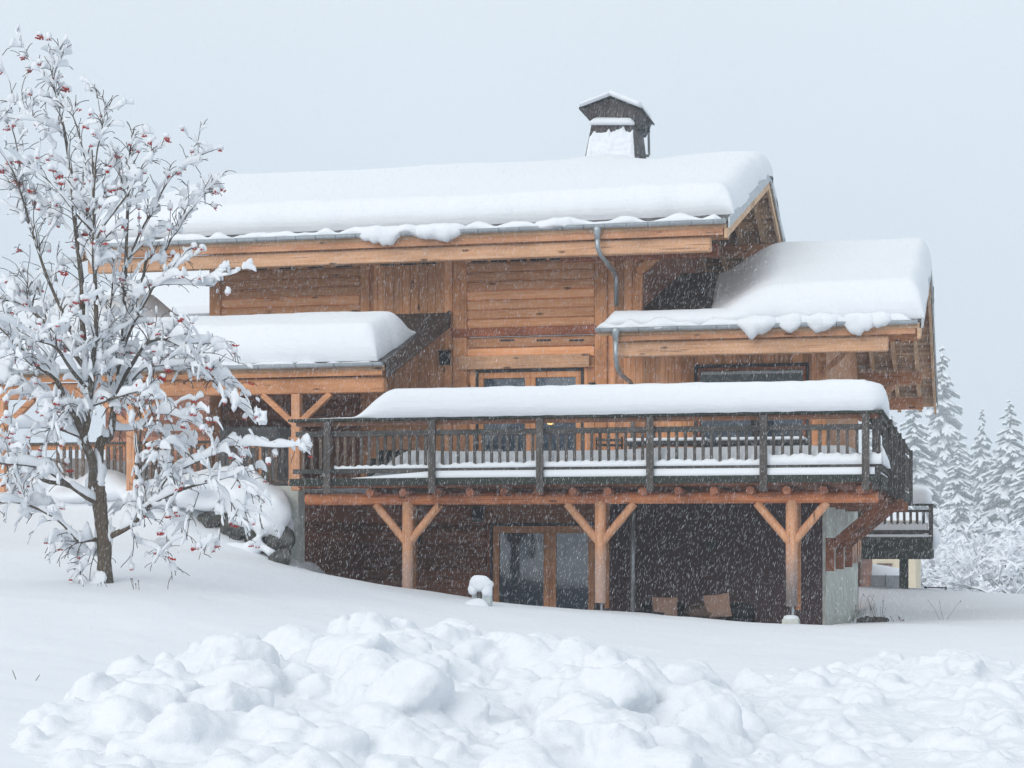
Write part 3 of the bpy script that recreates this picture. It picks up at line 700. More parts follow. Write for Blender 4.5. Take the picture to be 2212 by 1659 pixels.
# metal frame beside the chimney
fm = MB()
for p, q in (((1401, 262), (1402, 335)), ((1380, 334), (1402, 337)), ((1378, 287), (1404, 276)), ((1384, 292), (1404, 283)), ((1388, 242), (1405, 270)), ((1392, 262), (1392, 285))):
    a, b = P(*p, yf + .9), P(*q, yf + .9); fm.bar(a, b, .05, .06, up=(0, 1, 0))
fm.build('chimney_bracket', 'zinc_dark', cho)

# ------------------------------------------------------------------ balcony
YR_ = 33.4
bx0, bx1 = -12.2, -1.52
ys_end = YX(1963, bx1)
zdk = 1.0
bal = MB().box(bx0, bx1 - .06, YR_ + .12, YF - .14, zdk - .02, zdk + .03).box(XR + .01, bx1 - .06, YF - .139, ys_end, zdk - .02, zdk + .03).build('balcony', 'joist', house)
def rb(*a, name='rail', m='rail', bevel=.006): return MB().box(*a).build(name, m, bal, bevel=bevel)
ztop = 2.245
MB().box(bx0 - .1, bx1 + .04, YR_ - .17, YR_ + .20, ztop - .045, ztop).box(bx1 - .33, bx1 + .04, YR_ + .201, ys_end, ztop - .045, ztop).build('rail_cap', 'mossy', bal, bevel=.006)
rb(bx0, bx1 - .05, YR_ - .02, YR_ + .05, ztop - .13, ztop - .047, name='top_rail', m='rail_under')
zm1 = 2.02; rb(bx0, bx1, YR_ - .035, YR_ + .02, zm1 - .10, zm1, name='middle_rail')
zl_1 = 1.325; rb(bx0 - .05, bx1, YR_ - .04, YR_ + .03, zl_1 - .088, zl_1, name='lower_rail')
zf1 = 1.145; 
rb(bx0 - .1, bx1 - .02, YR_ - .09, YR_ - .05, zf1 - .135, zf1, name='deck_fascia', m='mossy')
zpb = ZY(1300, 1063, YR_)
postx = [XY(p, YR_ - .12) for p in (707, 933, 1166, 1404, 1649, 1870)]
for x in postx: MB().box(x - .065, x + .065, YR_ - .16, YR_ - .095, zpb, ztop - .05).build('post', 'baluster', bal, bevel=.008)
MB().box(bx1 - .16, bx1 - .02, YR_ + .03, YR_ + .17, zpb + .02, ztop - .05).build('corner_post', 'baluster', bal, bevel=.008)
edges = [bx0 - .02] + postx + [bx1 + .05]
for a, b in zip(edges[:-1], edges[1:]):
    n = max(1, round((b - a) / .153)) - 1
    for k in range(1, n + 1):
        x = a + (b - a) * k / (n + 1) + random.uniform(-.006, .006)
        if x > bx1 - .02: continue
        MB().box(x - .027, x + .027, YR_ - .005, YR_ + .028, zl_1 - .05, zm1 - .02).build('baluster', 'baluster' if x > postx[0] + .6 else 'baluster2', bal)
# side railing (seen nearly edge on)
MB().box(bx1 - .04, bx1 + .01, YR_ + .02, ys_end, ztop - .13, ztop - .047).build('top_rail', 'baluster', bal)
MB().box(bx1 - .03, bx1 + .012, YR_ + .02, ys_end, zm1 - .10, zm1).build('middle_rail', 'baluster', bal)
MB().box(bx1 - .04, bx1 + .014, YR_ + .02, ys_end, zl_1 - .11, zl_1).build('lower_rail', 'baluster', bal)
MB().box(bx1 - .05, bx1 + .02, YR_ + .02, ys_end, zf1 - .24, zf1).build('deck_fascia', 'mossy', bal)
y = YR_ + .35; k = 0
while y < ys_end - .1:
    MB().box(bx1 - .005, bx1 + .02, y - .03, y + .03, zl_1 - .05, zm1 - .02).build('baluster', 'baluster', bal); y += .17
    k += 1
for y in (35.6, 37.9, 40.2, 42.5, ys_end - .07):
    MB().box(bx1 + .016, bx1 + .10, y - .07, y + .07, zpb, ztop - .02).build('post', 'baluster', bal, bevel=.008)
# joists: logs with round ends
for k in range(17):
    x = XY(807, YR_ + .3) + k * .636
    if x > bx1 - .1: break
    MB().tube([(x, YR_ + .06, .885), (x, YF - .1, .885)], .075, 10).build('joist', 'joist', bal, smooth=False)
# supporting log beams along the facade and under the side walkway
yb_ = 33.95; zbm = .775; rbm = .105
def log(a, b, r, name, m, n=14):
    pts = [Vector(a).lerp(Vector(b), i / 12) for i in range(13)]
    rad = [r * (1 + .05 * mnoise.noise(Vector((i * .7, r * 9, a[0])))) for i in range(13)]
    o = MB().tube(pts, rad, n).build(name, m, bal, smooth=True)
    md = o.modifiers.new('split', 'EDGE_SPLIT'); md.split_angle = math.radians(50); return o
log((XY(662, yb_), yb_, zbm), (XY(1897, yb_), yb_, zbm), rbm + .005, 'log_beam', 'log_beam')
for y, e in ((YF + .15, bx1 - .12), (41.2, bx1 + .1), (44.2, bx1 + .1)):
    log((XR - .3, y, zbm), (e, y, zbm), .11, 'log_beam', 'joist')
    brace((XR + .01, y, zbm - .95), (bx1 - .25, y, zbm - .06), w=.15, h=.17, m='joist', name='brace', parent=bal)
for y in (38.35, 41.2, 44.2):
    MB().box(XR + .003, XR + .16, y - .14, y + .11, zbm - 1.38, zbm - .72).build('wall_bracket', 'joist', bal)
log((bx1 - .25, YR_ + .3, .70 + .18), (bx1 - .25, ys_end, .88), .08, 'log_beam', 'joist')
# log posts with struts
for px, foot in ((881, 1300), (1297, 1302), (1710, 1310)):
    x = XY(px, yb_); zb = ZY(px, foot if px > 900 else 1330, yb_)
    log((x, yb_, zb), (x, yb_, zbm - .06), .105, 'post', 'orange_post')
    for s_ in (-1, 1):
        log((x + s_ * .05, yb_, zbm - .78), (x + s_ * .62, yb_, zbm - .10), .075, 'brace', 'orange_post', 12)
    MB().tube([(x + .02, yb_, zb - .5), (x + .02, yb_, zb)], .022, 8).build('post_foot', 'zinc', bal)
    if px > 1600:
        MB().box(x - .16, x + .13, yb_ - .14, yb_ + .14, -1.8, ZY(px, 1337, yb_)).build('post_base', 'concrete', bal, bevel=.01)
    xb_ = XY(px + 14.5, 37.6)
    MB().box(xb_ - .045, xb_ + .045, 37.55, 37.65, -1.35, .85).build('inner_post', 'orange_beam', bal)

# ------------------------------------------------------------------ annex terrace on the left
ya = 33.98
for px in (641, 285, 5):
    x = XY(px, ya)
    part(MB().box(x - .085, x + .085, ya - .08, ya + .09, .95, ZE3 - .562), 'annex_post', 'orange_post', bevel=.01)
    for s_ in (-1, 1):
        brace((x + s_ * .06, ya, 2.22), (x + s_ * .68, ya, ZE3 - .56), w=.11, h=.13, m='orange_beam', name='annex_brace')
x0, x1 = XY(-120, 34.6), XY(626, 34.6)
yt = 34.6
tr = MB().box(x0, x1 + .1, yt - .02, YF - .14, .95, 1.02).build('annex_terrace', 'concrete', house)
MB().box(x0, x1 + .05, yt - .10, yt + .10, 1.90, 1.945).build('rail_cap', 'rail', tr)
MB().box(x0, x1, yt - .03, yt + .03, 1.80, 1.898).build('top_rail', 'orange_beam', tr)
MB().box(x0, x1, yt - .03, yt + .03, 1.10, 1.16).build('lower_rail', 'baluster2', tr)
MB().box(x1 - .01, x1 + .12, yt - .05, yt + .06, .95, 1.99).build('post', 'orange_post', tr, bevel=.008)
x = x1 - .13; k = 0
while x > XY(120, yt) and k < 60:
    MB().box(x - .032, x + .032, yt - .045, yt - .02, 1.09, 1.86).build('baluster', 'baluster2' if k % 3 else 'baluster', tr); x -= .135; k += 1
for px in (560, 330): x = XY(px, yt); MB().box(x - .05, x + .05, yt - .01, yt + .09, .95, 1.8).build('post', 'orange_post', tr)
# rafters of the annex with slanting brown louvre slats and dark back wall
for k in range(14):
    x = -11.2 - k * .62; MB().bar((x, 33.95, ZE3 - .235), (x, 38.0, 4.74 - .26), .09, .13).build('rafter', 'red_wood', RA.obj)
for k in range(9):
    z = 2.2 + k * .16; MB().bar((XY(700, 37.5), 37.5, z - .1), (XY(785, 37.5), 37.5, z - .25), .05, .03).build('louvre', 'dark_wood', house)

# ------------------------------------------------------------------ concrete retaining wall, boulders
cw = MB(); xa, xb = XY(583, 34.7), XY(646, 34.3)
cw.box(xa, xb, 34.25, 34.62, -1.2, ZY(610, 1050, 34.4)); cw.box(xa + .35, xa + .36, 34.247, 34.26, -1.0, .9)
part(MB().box(xb - .14, xb - .01, 34.623, YF - .02, -1.9, .93), 'lower_side_wall', 'dark_wood')
cw.build('retaining_wall', 'concrete', None, bevel=.01, label='grey concrete retaining wall between the snowy boulders and the dark lower wall', cat='wall')
def boulder(px, py, Y, r, seed, label):
    c = P(px, py, Y - 1.5); mb = MB().blob((0, 0, 0), r, seed, .32, 20, 14)
    me = mb.build('boulder', 'rock', None, smooth=True, label=label, cat='boulder', group='boulders of the garden bank')
    me.location = c; WM[me.name] = Matrix.Translation(c)
    return me
boulder(604, 1172, 35.0, (.26, .3, .34), 1, 'dark boulder against the concrete wall, snow on its shoulder')
boulder(566, 1160, 35.1, (.28, .3, .24), 2, 'mid sized dark boulder under the snow overhang')
boulder(515, 1150, 35.2, (.34, .3, .22), 3, 'broad grey boulder left of the dark bank stones')
boulder(468, 1118, 35.4, (.30, .3, .22), 4, 'small dark boulder with a snow wedge in front')
boulder(160, 1112, 36.6, (.42, .3, .16), 6, 'flat dark stone peeping from snow behind the rowan trunk')
boulder(40, 1105, 36.9, (.28, .3, .12), 7, 'tiny dark stone peeping from the snow at the far left bank')
boulder(608, 1205, 34.6, (.18, .2, .16), 8, 'little snow flecked stone at the foot of the concrete wall')
# snow overhang above the boulders
so_ = MB()
for i, (px, py, Y, r) in enumerate(((470, 1062, 35.5, (1.0, .8, .42)), (545, 1075, 35.3, (.62, .7, .42)), (590, 1118, 35.15, (.36, .55, .46)), (560, 1105, 35.2, (.55, .6, .42)), (380, 1075, 35.9, (.95, .8, .40)), (250, 1060, 36.4, (1.2, .9, .38)), (110, 1055, 36.8, (1.2, .9, .38)), (-20, 1050, 37.2, (1.3, .9, .4)), (602, 1150, 34.85, (.12, .14, .18)), (585, 1190, 34.7, (.15, .16, .12)), (548, 1182, 34.7, (.16, .16, .20)), (500, 1190, 34.7, (.30, .2, .18)))):
    so_.blob(P(px, py, Y - 1.5), r, i + 20, .22, 36, 22)
so_o = so_.build('snow_mound', 'snow', None, smooth=True, label='rounded snow cap drooping over the boulders left of the concrete wall', cat='snow cap', kind='thing')

rm = so_o.modifiers.new('remesh', 'REMESH'); rm.mode = 'VOXEL'; rm.voxel_size = .05; rm.use_smooth_shade = True
sm = so_o.modifiers.new('smooth', 'SMOOTH'); sm.factor = .5; sm.iterations = 14
# ------------------------------------------------------------------ snow slabs
def edgepos(a, b, R, n, k=12):
    t = np.linspace(0, math.pi / 2, k); e = R * (1 - np.cos(t))
    mid = np.linspace(a + R, b - R, n)[1:-1]
    return np.concatenate([a + e, mid, (b - e)[::-1]])
def slab(name, x0, x1, y0, y1, base, T, R=(.3, .3), n=(120, 60), m='snow_roof', label='', amp=.09, wob=.07, extra=None, seed=0, Rx=None):
    xs = edgepos(x0, x1, R[0], n[0]); ys = edgepos(y0, y1, R[1], n[1]); X, Y = np.meshgrid(xs, ys)
    dx = np.minimum(X - x0, x1 - X); dy = np.minimum(Y - y0, y1 - Y)
    q = np.clip(1 - dx / R[0], 0, 1); p = np.clip(1 - dy / R[1], 0, 1)
    f = np.sqrt(np.clip(1 - q**2.6, 0, 1)) * np.sqrt(np.clip(1 - p**2.6, 0, 1))
    t = T(X, Y) if callable(T) else T
    H = f * t * (1 + amp * fbm(X * .5, Y * .5, 3, seed)) 
    wy = wob * fbm(X * 1.1, Y * 0 + 3, 3, seed + 1); wx = wob * fbm(X * 0 + 5, Y * 1.1, 3, seed + 2)
    X2 = X + wx * (1 - np.clip(dx / 1.0, 0, 1)); Y2 = Y + wy * (1 - np.clip(dy / 1.0, 0, 1))
    # soft bulge of the front edge
    Y2 = Y2 - np.where(Y < (y0 + y1) / 2, 1, -1) * .12 * np.sin(np.pi * np.clip(f, 0, 1)) * np.clip(1 - dy / .8, 0, 1) * np.minimum(1, t)
    Z = base(X2, Y2) + .006 + H - .08 * (t < .035) + .008 * fbm(X * 5, Y * 5, 3, seed + 7)
    if extra is not None: Z = Z + extra(X, Y) * f
    return grid_mesh(name, X2, Y2, Z, m, label=label, cat='snow blanket', kind='thing')
def ridge_round(roof, w=1.1):
    (ya, za), (yr, zr), (yb, zb) = roof.pts
    def f(X, Y):
        a = za + (zr - za) / (yr - ya) * (Y - ya); b = zr + (zb - zr) / (yb - yr) * (Y - yr)
        k = .14; return -np.log(np.exp(-a / k) + np.exp(-b / k)) * k
    return f
def chim(X, Y): 
    cx = (b0.x + b1.x) / 2
    return .10 * np.exp(-(((X - cx) / .9)**2 + ((Y - 43.0) / .7)**2)) - .16 * np.exp(-(((X - cx - 1.0) / .5)**2 + ((Y - 43.8) / .9)**2))
slab('roof_snow', -17.98, -4.50, 36.76, 51.5, ridge_round(RM), .60, (.42, .34), (200, 90), wob=.11, label='long thick snow blanket on the upper main roof below the chimney', extra=chim, seed=3)
def TR(X, Y):
    s = np.clip((X + 5.3 - .0 * Y + .55 * np.clip((Y - 38) / 5, 0, 1)) / (1.7), 0, 1); s = s * s * (3 - 2 * s)
    front = np.clip(1 - (Y - 36.3) / 1.3, 0, 1) ** .8 * np.clip((X + 7.1) / .3, 0, 1)
    return np.maximum(.70 * s, .30 * front + .004) 
slab('roof_snow', -7.1, -.89, 36.28, 52.0, ridge_round(RR), TR, (.36, .34), (140, 90), label='snow blanket thinning leftward on the lower right side roof', seed=13)
ra_b = lambda X, Y: ZE3 + (4.74 - ZE3) / (38.12 - 33.8) * (Y - 33.8)
def TA(X, Y):
    q = np.clip((Y - 35.1) / 1.4, 0, 1); q = q * q * (3 - 2 * q); return .66 * (1 - 1.05 * q * np.clip((X + 17) / .8, 0, 1))
slab('roof_snow', -21.6, -10.72, 33.82, 37.9, ra_b, TA, (.36, .26), (150, 50), label='snow blanket on the low annex roof left of the wall lamp', seed=23)

# crumbled snow lying in the gutters, with drooping lumps
def roll(name, x0, x1, y, z, lumps, label, h0=.13, seed=0):
    n = int((x1 - x0) / .035); mb = MB(); pts = []; w = []; hu = []; hd = []
    for i in range(n + 1):
        x = x0 + (x1 - x0) * i / n; e = min(1, min(i, n - i) / 5)
        s = abs(math.sin(x * 3.1 + 1.3 * mnoise.noise(Vector((x * .8, seed, 0))) * 3)) ** 1.6
        a = h0 * (.45 + .7 * s + .5 * mnoise.noise(Vector((x * 2.3, seed + 3, 0)))); dn = .03; out = 0
        for c, r, dr in lumps:
            q = abs(x - c) / r
            if q < 1: k = (1 - q**2) ** .9; dn = max(dn, dr * k * (1 + .45 * mnoise.noise(Vector((x * 7, seed, 1))))); a = max(a, h0 * (.8 + .35 * k)); out = max(out, .07 * k)
        pts.append((x, y - out, z)); w.append((.10 + out * .5) * max(.1, e)); hu.append(max(.03, a) * e + .002); hd.append(dn * e + .002)
    n0 = len(mb.v); mb.ribbon(pts, w, hu, hd, 12)
    mb.v = [(a_ + 0, b_ + .05 * mnoise.noise(Vector((a_ * 3, c_ * 5, seed))), c_ + .035 * mnoise.noise(Vector((a_ * 4.5, b_ * 6, c_ * 4 + seed)))) for a_, b_, c_ in mb.v]
    return mb.build(name, 'snow_roof', None, smooth=True, label=label, cat='snow ridge', kind='thing')
def gx(px, y=36.05): return XY(px, y)
roll('gutter_snow', -17.8, -4.6, 36.16, ZE - .03, [(gx(812), .42, .20), (gx(836), .30, .25), (gx(925), .40, .17), (gx(962), .38, .20), (gx(880), .3, .03), (gx(1195), .35, .02)], 'scalloped ridge of slid snow along the main roof gutter', .13, 1)
roll('gutter_snow', -7.08, -1.0, 36.16, ZE2 - .03, [(gx(1628), .30, .24), (gx(1650), .2, .16), (gx(1706), .19, .17), (gx(1768), .22, .19), (gx(1785), .16, .12), (gx(1852), .25, .26), (gx(1868), .22, .20), (gx(1900), .18, .12)], 'line of round snow lumps hanging on the lower right gutter', .15, 2)
roll('gutter_snow', -21.4, -10.75, 33.80, ZE3 - .03, [], 'thin crumbly snow edge along the annex gutter', .07, 3)
# hood and chimney shelf snow
hs = MB()
for a, b in ((cap0, capm), (capm, cap1)):
    pts = [a.lerp(b, i / 12) for i in range(13)]
    for dy in (0, .4, .8, 1.2): hs.ribbon([p + Vector((0, dy, .05)) for p in pts], [.26] * 13, [.09 + (.05 if a is capm else 0)] * 13, [.01] * 13)
hs.build('hood_snow', 'snow_roof', None, smooth=True, label='thin snow layer on the chimney hood', cat='snow cap', kind='thing')
pts = [P(1274 + i * 8, 267, ly - .06) for i in range(13)]
MB().ribbon(pts, [.07] + [.13] * 11 + [.06], [.05, .12] + [.15] * 9 + [.14, .05], [.03] * 13).build('ledge_snow', 'snow_roof', None, smooth=True, label='rounded snow roll on the chimney ledge under the hood', cat='snow cap', kind='thing')

# snow on the balcony rail : rounded box section swept along the rail and round the corner
def rail_sweep(path, hw, hh, name, label, m='snow_roof', seed=0, par=None):
    mb = MB(); n = len(path); vs = []; fs = []; K_ = 18
    for i in range(n):
        p = Vector(path[i]); t = Vector(path[min(i + 1, n - 1)]) - Vector(path[max(i - 1, 0)]); t.z = 0; t.normalize(); r = Vector((t.y, -t.x, 0))
        for k in range(K_):
            a = math.pi * k / (K_ - 1); ca, sa = math.cos(a), math.sin(a)
            u = math.copysign(abs(ca) ** .55, ca); v = abs(sa) ** .5
            nn_ = 1 + .03 * mnoise.noise(Vector((p.x * 2, p.y * 2 + k, seed))); bul = 1 + .10 * math.sin(math.pi * min(1, v)) 
            vs.append(p + r * u * hw[i] * bul * nn_ + Vector((0, 0, v * hh[i] * nn_ + .012 * mnoise.noise(Vector((p.x * 4, k * .4, seed))))))
    for i in range(n - 1):
        for k in range(K_): fs.append((i * K_ + k, (i + 1) * K_ + k, (i + 1) * K_ + (k + 1) % K_, i * K_ + (k + 1) % K_))
    fs.append(tuple(range(K_))); fs.append(tuple((n - 1) * K_ + k for k in range(K_ - 1, -1, -1)))
    mb.add(vs, fs); return mb.build(name, m, None, smooth=True, label=label, cat='snow blanket', kind='thing')
path = []; hw = []; hh = []
xs_ = XY(655, YR_); xc = bx1 - .17
n = 150
for i in range(n):
    x = xs_ + (xc - .12 - xs_) * i / (n - 1); px = CX + F * (x * CT + YR_ * ST) / dep(x, YR_)
    s = min(1, max(0, (px - 765) / 95)); s = s * s * (3 - 2 * s); s = s ** .8
    path.append((x, YR_ + .015, ztop - .003)); hh.append(.012 + .02 * min(1, max(0, (px - 660) / 120)) + .51 * s + .012 * mnoise.noise(Vector((x * .8, 0, 0)))); hw.append(.12 + .10 * s)
for i in range(1, 9):
    a = math.pi / 2 * i / 8; path.append((xc - .12 + .14 * math.sin(a), YR_ + .015 + .14 * (1 - math.cos(a)), ztop - .003)); hh.append(.53 - .05 * i / 8); hw.append(.22)
for i in range(1, 30):
    y = YR_ + .16 + i * .12; f_ = 1 - (i / 29) ** 2; path.append((xc + .02, y, ztop - .003)); hh.append(.02 + .46 * f_ ** .5); hw.append(.05 + .16 * f_ ** .5)
rail_sweep(path, hw, hh, 'rail_snow', 'thick rounded snow roll along the balcony rail cap')
# snow on deck, on the lower rail and on the edge of the deck
def TD(X, Y):
    s = np.clip((X - XY(770, 33.9)) / 1.2, 0, 1); s = s * s * (3 - 2 * s); return .60 * s + .02
slab('deck_snow', XY(690, 33.9), bx1 - .35, YR_ + .17, YF - .5, lambda X, Y: zdk + .03 + 0 * X, TD, (.3, .12), (140, 40), label='deep snow slab lying on the balcony floor behind the balusters', seed=31)
seg = [postx[0]] + postx[1:] + [bx1]
lr = MB()
pts = []; w = []; hu = []; hd = []
xx = postx[0] + .1
while xx < bx1 + .02:
    grow = min(1, max(0, (xx - postx[0]) / 4)); rt = 1.0 if xx < postx[4] else 1.75
    hu.append((.05 + .06 * grow) * rt * (1 + .5 * mnoise.noise(Vector((xx * 5, 0, 2)))) + .012 * math.sin(xx / .153 * 2 * math.pi)); w.append(.055 + .01 * grow); hd.append(.004); pts.append((xx, YR_ + .01, zl_1)); xx += .03
lr.ribbon(pts, w, hu, hd, 10); lr.build('rail_snow', 'snow_roof', None, smooth=True, label='bumpy low snow strip on the lower balcony rail between balusters', cat='snow ridge', kind='thing')
pts = []; w = []; hu = []; xx = XY(760, YR_)
while xx < bx1 - .08:
    s = min(1, max(0, (xx - XY(760, YR_)) / 1.6)); hu.append(.02 + .13 * s); w.append(.06); pts.append((xx, YR_ - .02, zf1 - .012)); xx += .12
MB().ribbon(pts, w, hu, [.008] * len(pts), 10).build('ledge_snow', 'snow_roof', None, smooth=True, label='straight snow strip on the balcony edge below the lower rail', cat='snow ridge', kind='thing')
pts = [(bx1 + .01, YR_ + .1 + i * .2, zl_1) for i in range(16)]
MB().ribbon(pts, [.06] * 16, [.30 * (1 - i / 17) + .03 * math.sin(i * 3) + .02 for i in range(16)], [.01] * 16).build('rail_snow', 'snow_roof', None, smooth=True, label='snow clinging to the side rail at the right balcony corner', cat='snow ridge', kind='thing')
c = P(1708, 1337, yb_ - .02)
MB().blob((c.x, c.y, c.z + .01), (.15, .14, .06), 5, .1, 14, 8).build('base_snow', 'snow', None, smooth=True, label='small snow pad on the concrete base of the right log post', cat='snow cap', kind='thing')

# ------------------------------------------------------------------ furniture on the balcony and patio
def table(px0, px1, Y, pz, lab, lab2):
    a, b = XY(px0, Y), XY(px1, Y); z = ZY((px0 + px1) / 2, pz, Y)
    t = thing('outdoor_table', ((a + b) / 2, Y + .4, zdk + .03), lab, 'table', 'balcony tables')
    MB().box(a, b, Y, Y + .8, z - .07, z).build('table_top', 'black', t, bevel=.01)
    for x in (a + .12, b - .12):
        for y in (Y + .08, Y + .72): MB().box(x - .03, x + .03, y - .03, y + .03, zdk + .03, z - .071).build('leg', 'black', t)
    s = MB().box(a + .02, b - .02, Y + .02, Y + .78, z + .001, z + .07).build('table_snow', 'snow_roof', None, bevel=.03, label=lab2, cat='snow layer', kind='thing')
table(1347, 1528, 36.3, 953, 'long black balcony table beside the slatted chair', 'thin snow layer on the balcony table beside the slatted chair')
table(1543, 1740, 36.3, 951, 'black balcony table in front of the right window', 'thin snow layer on the balcony table before the right window')
Yc = 36.5
c = P(1316, 955, Yc)
t = thing('slatted_chair', (c.x, Yc, zdk + .03), 'black slatted folding chair standing by the tables', 'chair')
for dz in (0, .1): MB().bar((c.x - .27, Yc, c.z + .05 - dz), (c.x + .27, Yc, c.z + .03 - dz), .03, .05).build('back_slat', 'black', t)
for dx in (-.25, .25): MB().bar((c.x + dx, Yc, zdk + .03), (c.x + dx, Yc, c.z + .1), .03, .03, up=(0, 1, 0)).build('leg', 'black', t)
MB().box(c.x - .25, c.x + .25, Yc - .42, Yc - .02, c.z - .38, c.z - .34).build('seat', 'black', t)
c = P(1640, 915, 37.3)
for px, py, lab in ((1640, 918, 'black covered grill standing before the right window'), (1412, 930, 'dark folded parasol base beside the black table')):
    c = P(px, py, 37.3)
    g_ = thing('covered_grill' if px > 1500 else 'parasol_base', (c.x, 37.3, zdk + .03), lab, 'grill' if px > 1500 else 'parasol base')
    if px > 1500:
        MB().blob((c.x, 37.3, c.z), (.17, .2, .2), 3, .1, 14, 10).build('lid', 'black', g_, smooth=True); MB().tube([(c.x, 37.3, zdk + .03), (c.x, 37.3, c.z)], .13, 10).build('stand', 'black', g_)
    else:
        MB().tube([(c.x, 37.3, zdk + .03), (c.x, 37.3, c.z + .1)], .03, 8).build('pole', 'black', g_); MB().tube([(c.x, 37.3, zdk + .03), (c.x, 37.3, zdk + .3)], [.2, .15], 10).build('weight', 'black', g_)
a, b = XY(795, 36.6), XY(880, 36.6)
sf = thing('garden_sofa', ((a + b) / 2, 36.8, zdk + .03), 'dark outdoor sofa at the left end of the balcony', 'sofa')
MB().box(a, b, 36.5, 37.3, zdk + .03, zdk + .45).build('seat', 'dark_wicker', sf, bevel=.04)
MB().box(a, b, 37.1, 37.35, zdk + .451, zdk + .85).build('backrest', 'dark_wicker', sf, bevel=.05)
for x in (a, b - .15): MB().box(x, x + .15, 36.48, 37.3, zdk + .452, zdk + .66).build('armrest', 'dark_wicker', sf, bevel=.04)
# hot tub under the annex
a, b = XY(472, 36.2), XY(600, 36.2)
ht = thing('hot_tub', ((a + b) / 2, 36.9, 1.02), 'grey hot tub with dark skirt under the annex roof', 'hot tub')
MB().box(a, b, 36.2, 37.8, 1.02, 1.9).build('skirt', 'grey_slab', ht, bevel=.05)
MB().box(a - .04, b + .04, 36.16, 37.84, 1.901, 2.02).build('rim', 'black', ht, bevel=.02)
MB().box(a, b, 36.22, 37.8, 2.021, 2.32).build('lid', 'grey_slab', ht, bevel=.05)

def armchair(px, ztop_px, w, rnd, lab, m, Y=36.6):
    c = P(px, ztop_px, Y); zb = -1.75
    t = thing('wicker_armchair', (c.x, Y, zb), lab, 'armchair', 'patio armchairs')
    n = 14; mb = MB(); h = c.z - zb
    for i in range(n):   # curved shell back
        a0 = math.pi * i / n; a1 = math.pi * (i + 1) / n
        def hh_(a): return zb + h * ((.68 + .32 * math.sin(a)) if rnd else (.82 + .18 * math.sin(a)))
        q = []
        for a_, r_ in ((a0, 1), (a1, 1), (a1, .86), (a0, .86)): q.append((c.x - math.cos(a_) * w * r_, Y + math.sin(a_) * w * .8 * r_, a_))
        mb.add([(x, y, zb) for x, y, _ in q] + [(x, y, hh_(a_)) for x, y, a_ in q], [(0, 1, 5, 4), (4, 5, 6, 7), (2, 3, 7, 6)])
    mb.build('shell', m, t, smooth=False)
    MB().blob((c.x, Y, zb + .36), (w * .86, w * .78, .14), 2, .05, 18, 8).build('seat', m, t, smooth=True)
    MB().tube([(c.x, Y, zb), (c.x, Y, zb + .25)], w * .8, 14).build('base', m, t)
    return t
armchair(1432, 1297, .42, False, 'dark wicker armchair holding the square brown cushion, nearer the downpipe', 'dark_wicker')
armchair(1525, 1303, .44, True, 'brown round backed wicker armchair under the larger cushion', 'wicker')
armchair(1592, 1302, .34, True, 'dim grey round wicker chair furthest right on the patio', 'dark_wicker', 36.9)
def cushion(px, py, w, h, lab, Y=36.35, rot=0):
    c = P(px, py, Y); n = 9; X_, Z_ = np.meshgrid(np.linspace(-1, 1, n), np.linspace(-1, 1, n))
    for sgn in (0,):
        mb = MB(); vs = []
        for s_ in (-1, 1):
            for i in range(n):
                for j in range(n):
                    u, v = X_[i, j], Z_[i, j]; b_ = math.sqrt(max(0, (1 - u**4) * (1 - v**4))); pin = 1 - .06 * (1 - abs(u * v))
                    vs.append((u * w / 2 * pin, s_ * .08 * b_, v * h / 2 * pin))
        fs = []
        for k in range(2):
            for i in range(n - 1):
                for j in range(n - 1):
                    q = [k * n * n + i * n + j, k * n * n + i * n + j + 1, k * n * n + (i + 1) * n + j + 1, k * n * n + (i + 1) * n + j]
                    fs.append(tuple(q if k == 0 else q[::-1]))
        mb.add(vs, fs)
    o = mb.build('cushion', 'cushion', None, smooth=True, label=lab, cat='cushion')
    o.location = c; o.rotation_euler = (.15, rot, 0)
cushion(1436, 1312, .50, .40, 'brown square cushion leaning in the dark wicker armchair', rot=.02)
cushion(1550, 1309, .50, .46, 'larger brown cushion tilted on the round backed armchair', rot=-.12)

# ------------------------------------------------------------------ marker stub in the snow
c = PD(1038, 1325, 31.0); c.z = tz(c.x, c.y) + .02
ms = thing('marker_post', (c.x, c.y, c.z - .2), 'short weathered stake in a plastic sleeve buried in snow', 'stake')
MB().box(c.x - .05, c.x + .02, c.y - .03, c.y + .03, c.z - .3, c.z + .31).build('stake', 'baluster', ms)
MB().box(c.x + .03, c.x + .17, c.y - .02, c.y + .12, c.z - .3, c.z + .29).build('sleeve', 'ice', ms)
MB().box(c.x - .16, c.x - .06, c.y + .05, c.y + .12, c.z - .3, c.z + .25).build('sleeve', 'ice', ms)
sn = MB().blob((c.x, c.y + .02, c.z + .33), (.19, .16, .14), 3, .12, 20, 12).blob((c.x + .11, c.y, c.z + .23), (.09, .12, .12), 4, .1, 14, 8).blob((c.x - .12, c.y + .02, c.z + .24), (.09, .12, .10), 7, .1, 14, 8)
sn.build('stake_snow', 'snow', None, smooth=True, label='snow cap on the short stake in front of the glass door', cat='snow cap', kind='thing')
MB().blob((c.x - .05, c.y - .12, c.z - .12), (.24, .22, .22), 8, .08, 20, 12).build('snow_mound', 'snow', None, smooth=True, label='little snow heap at the foot of the short stake', cat='snow heap', kind='thing')

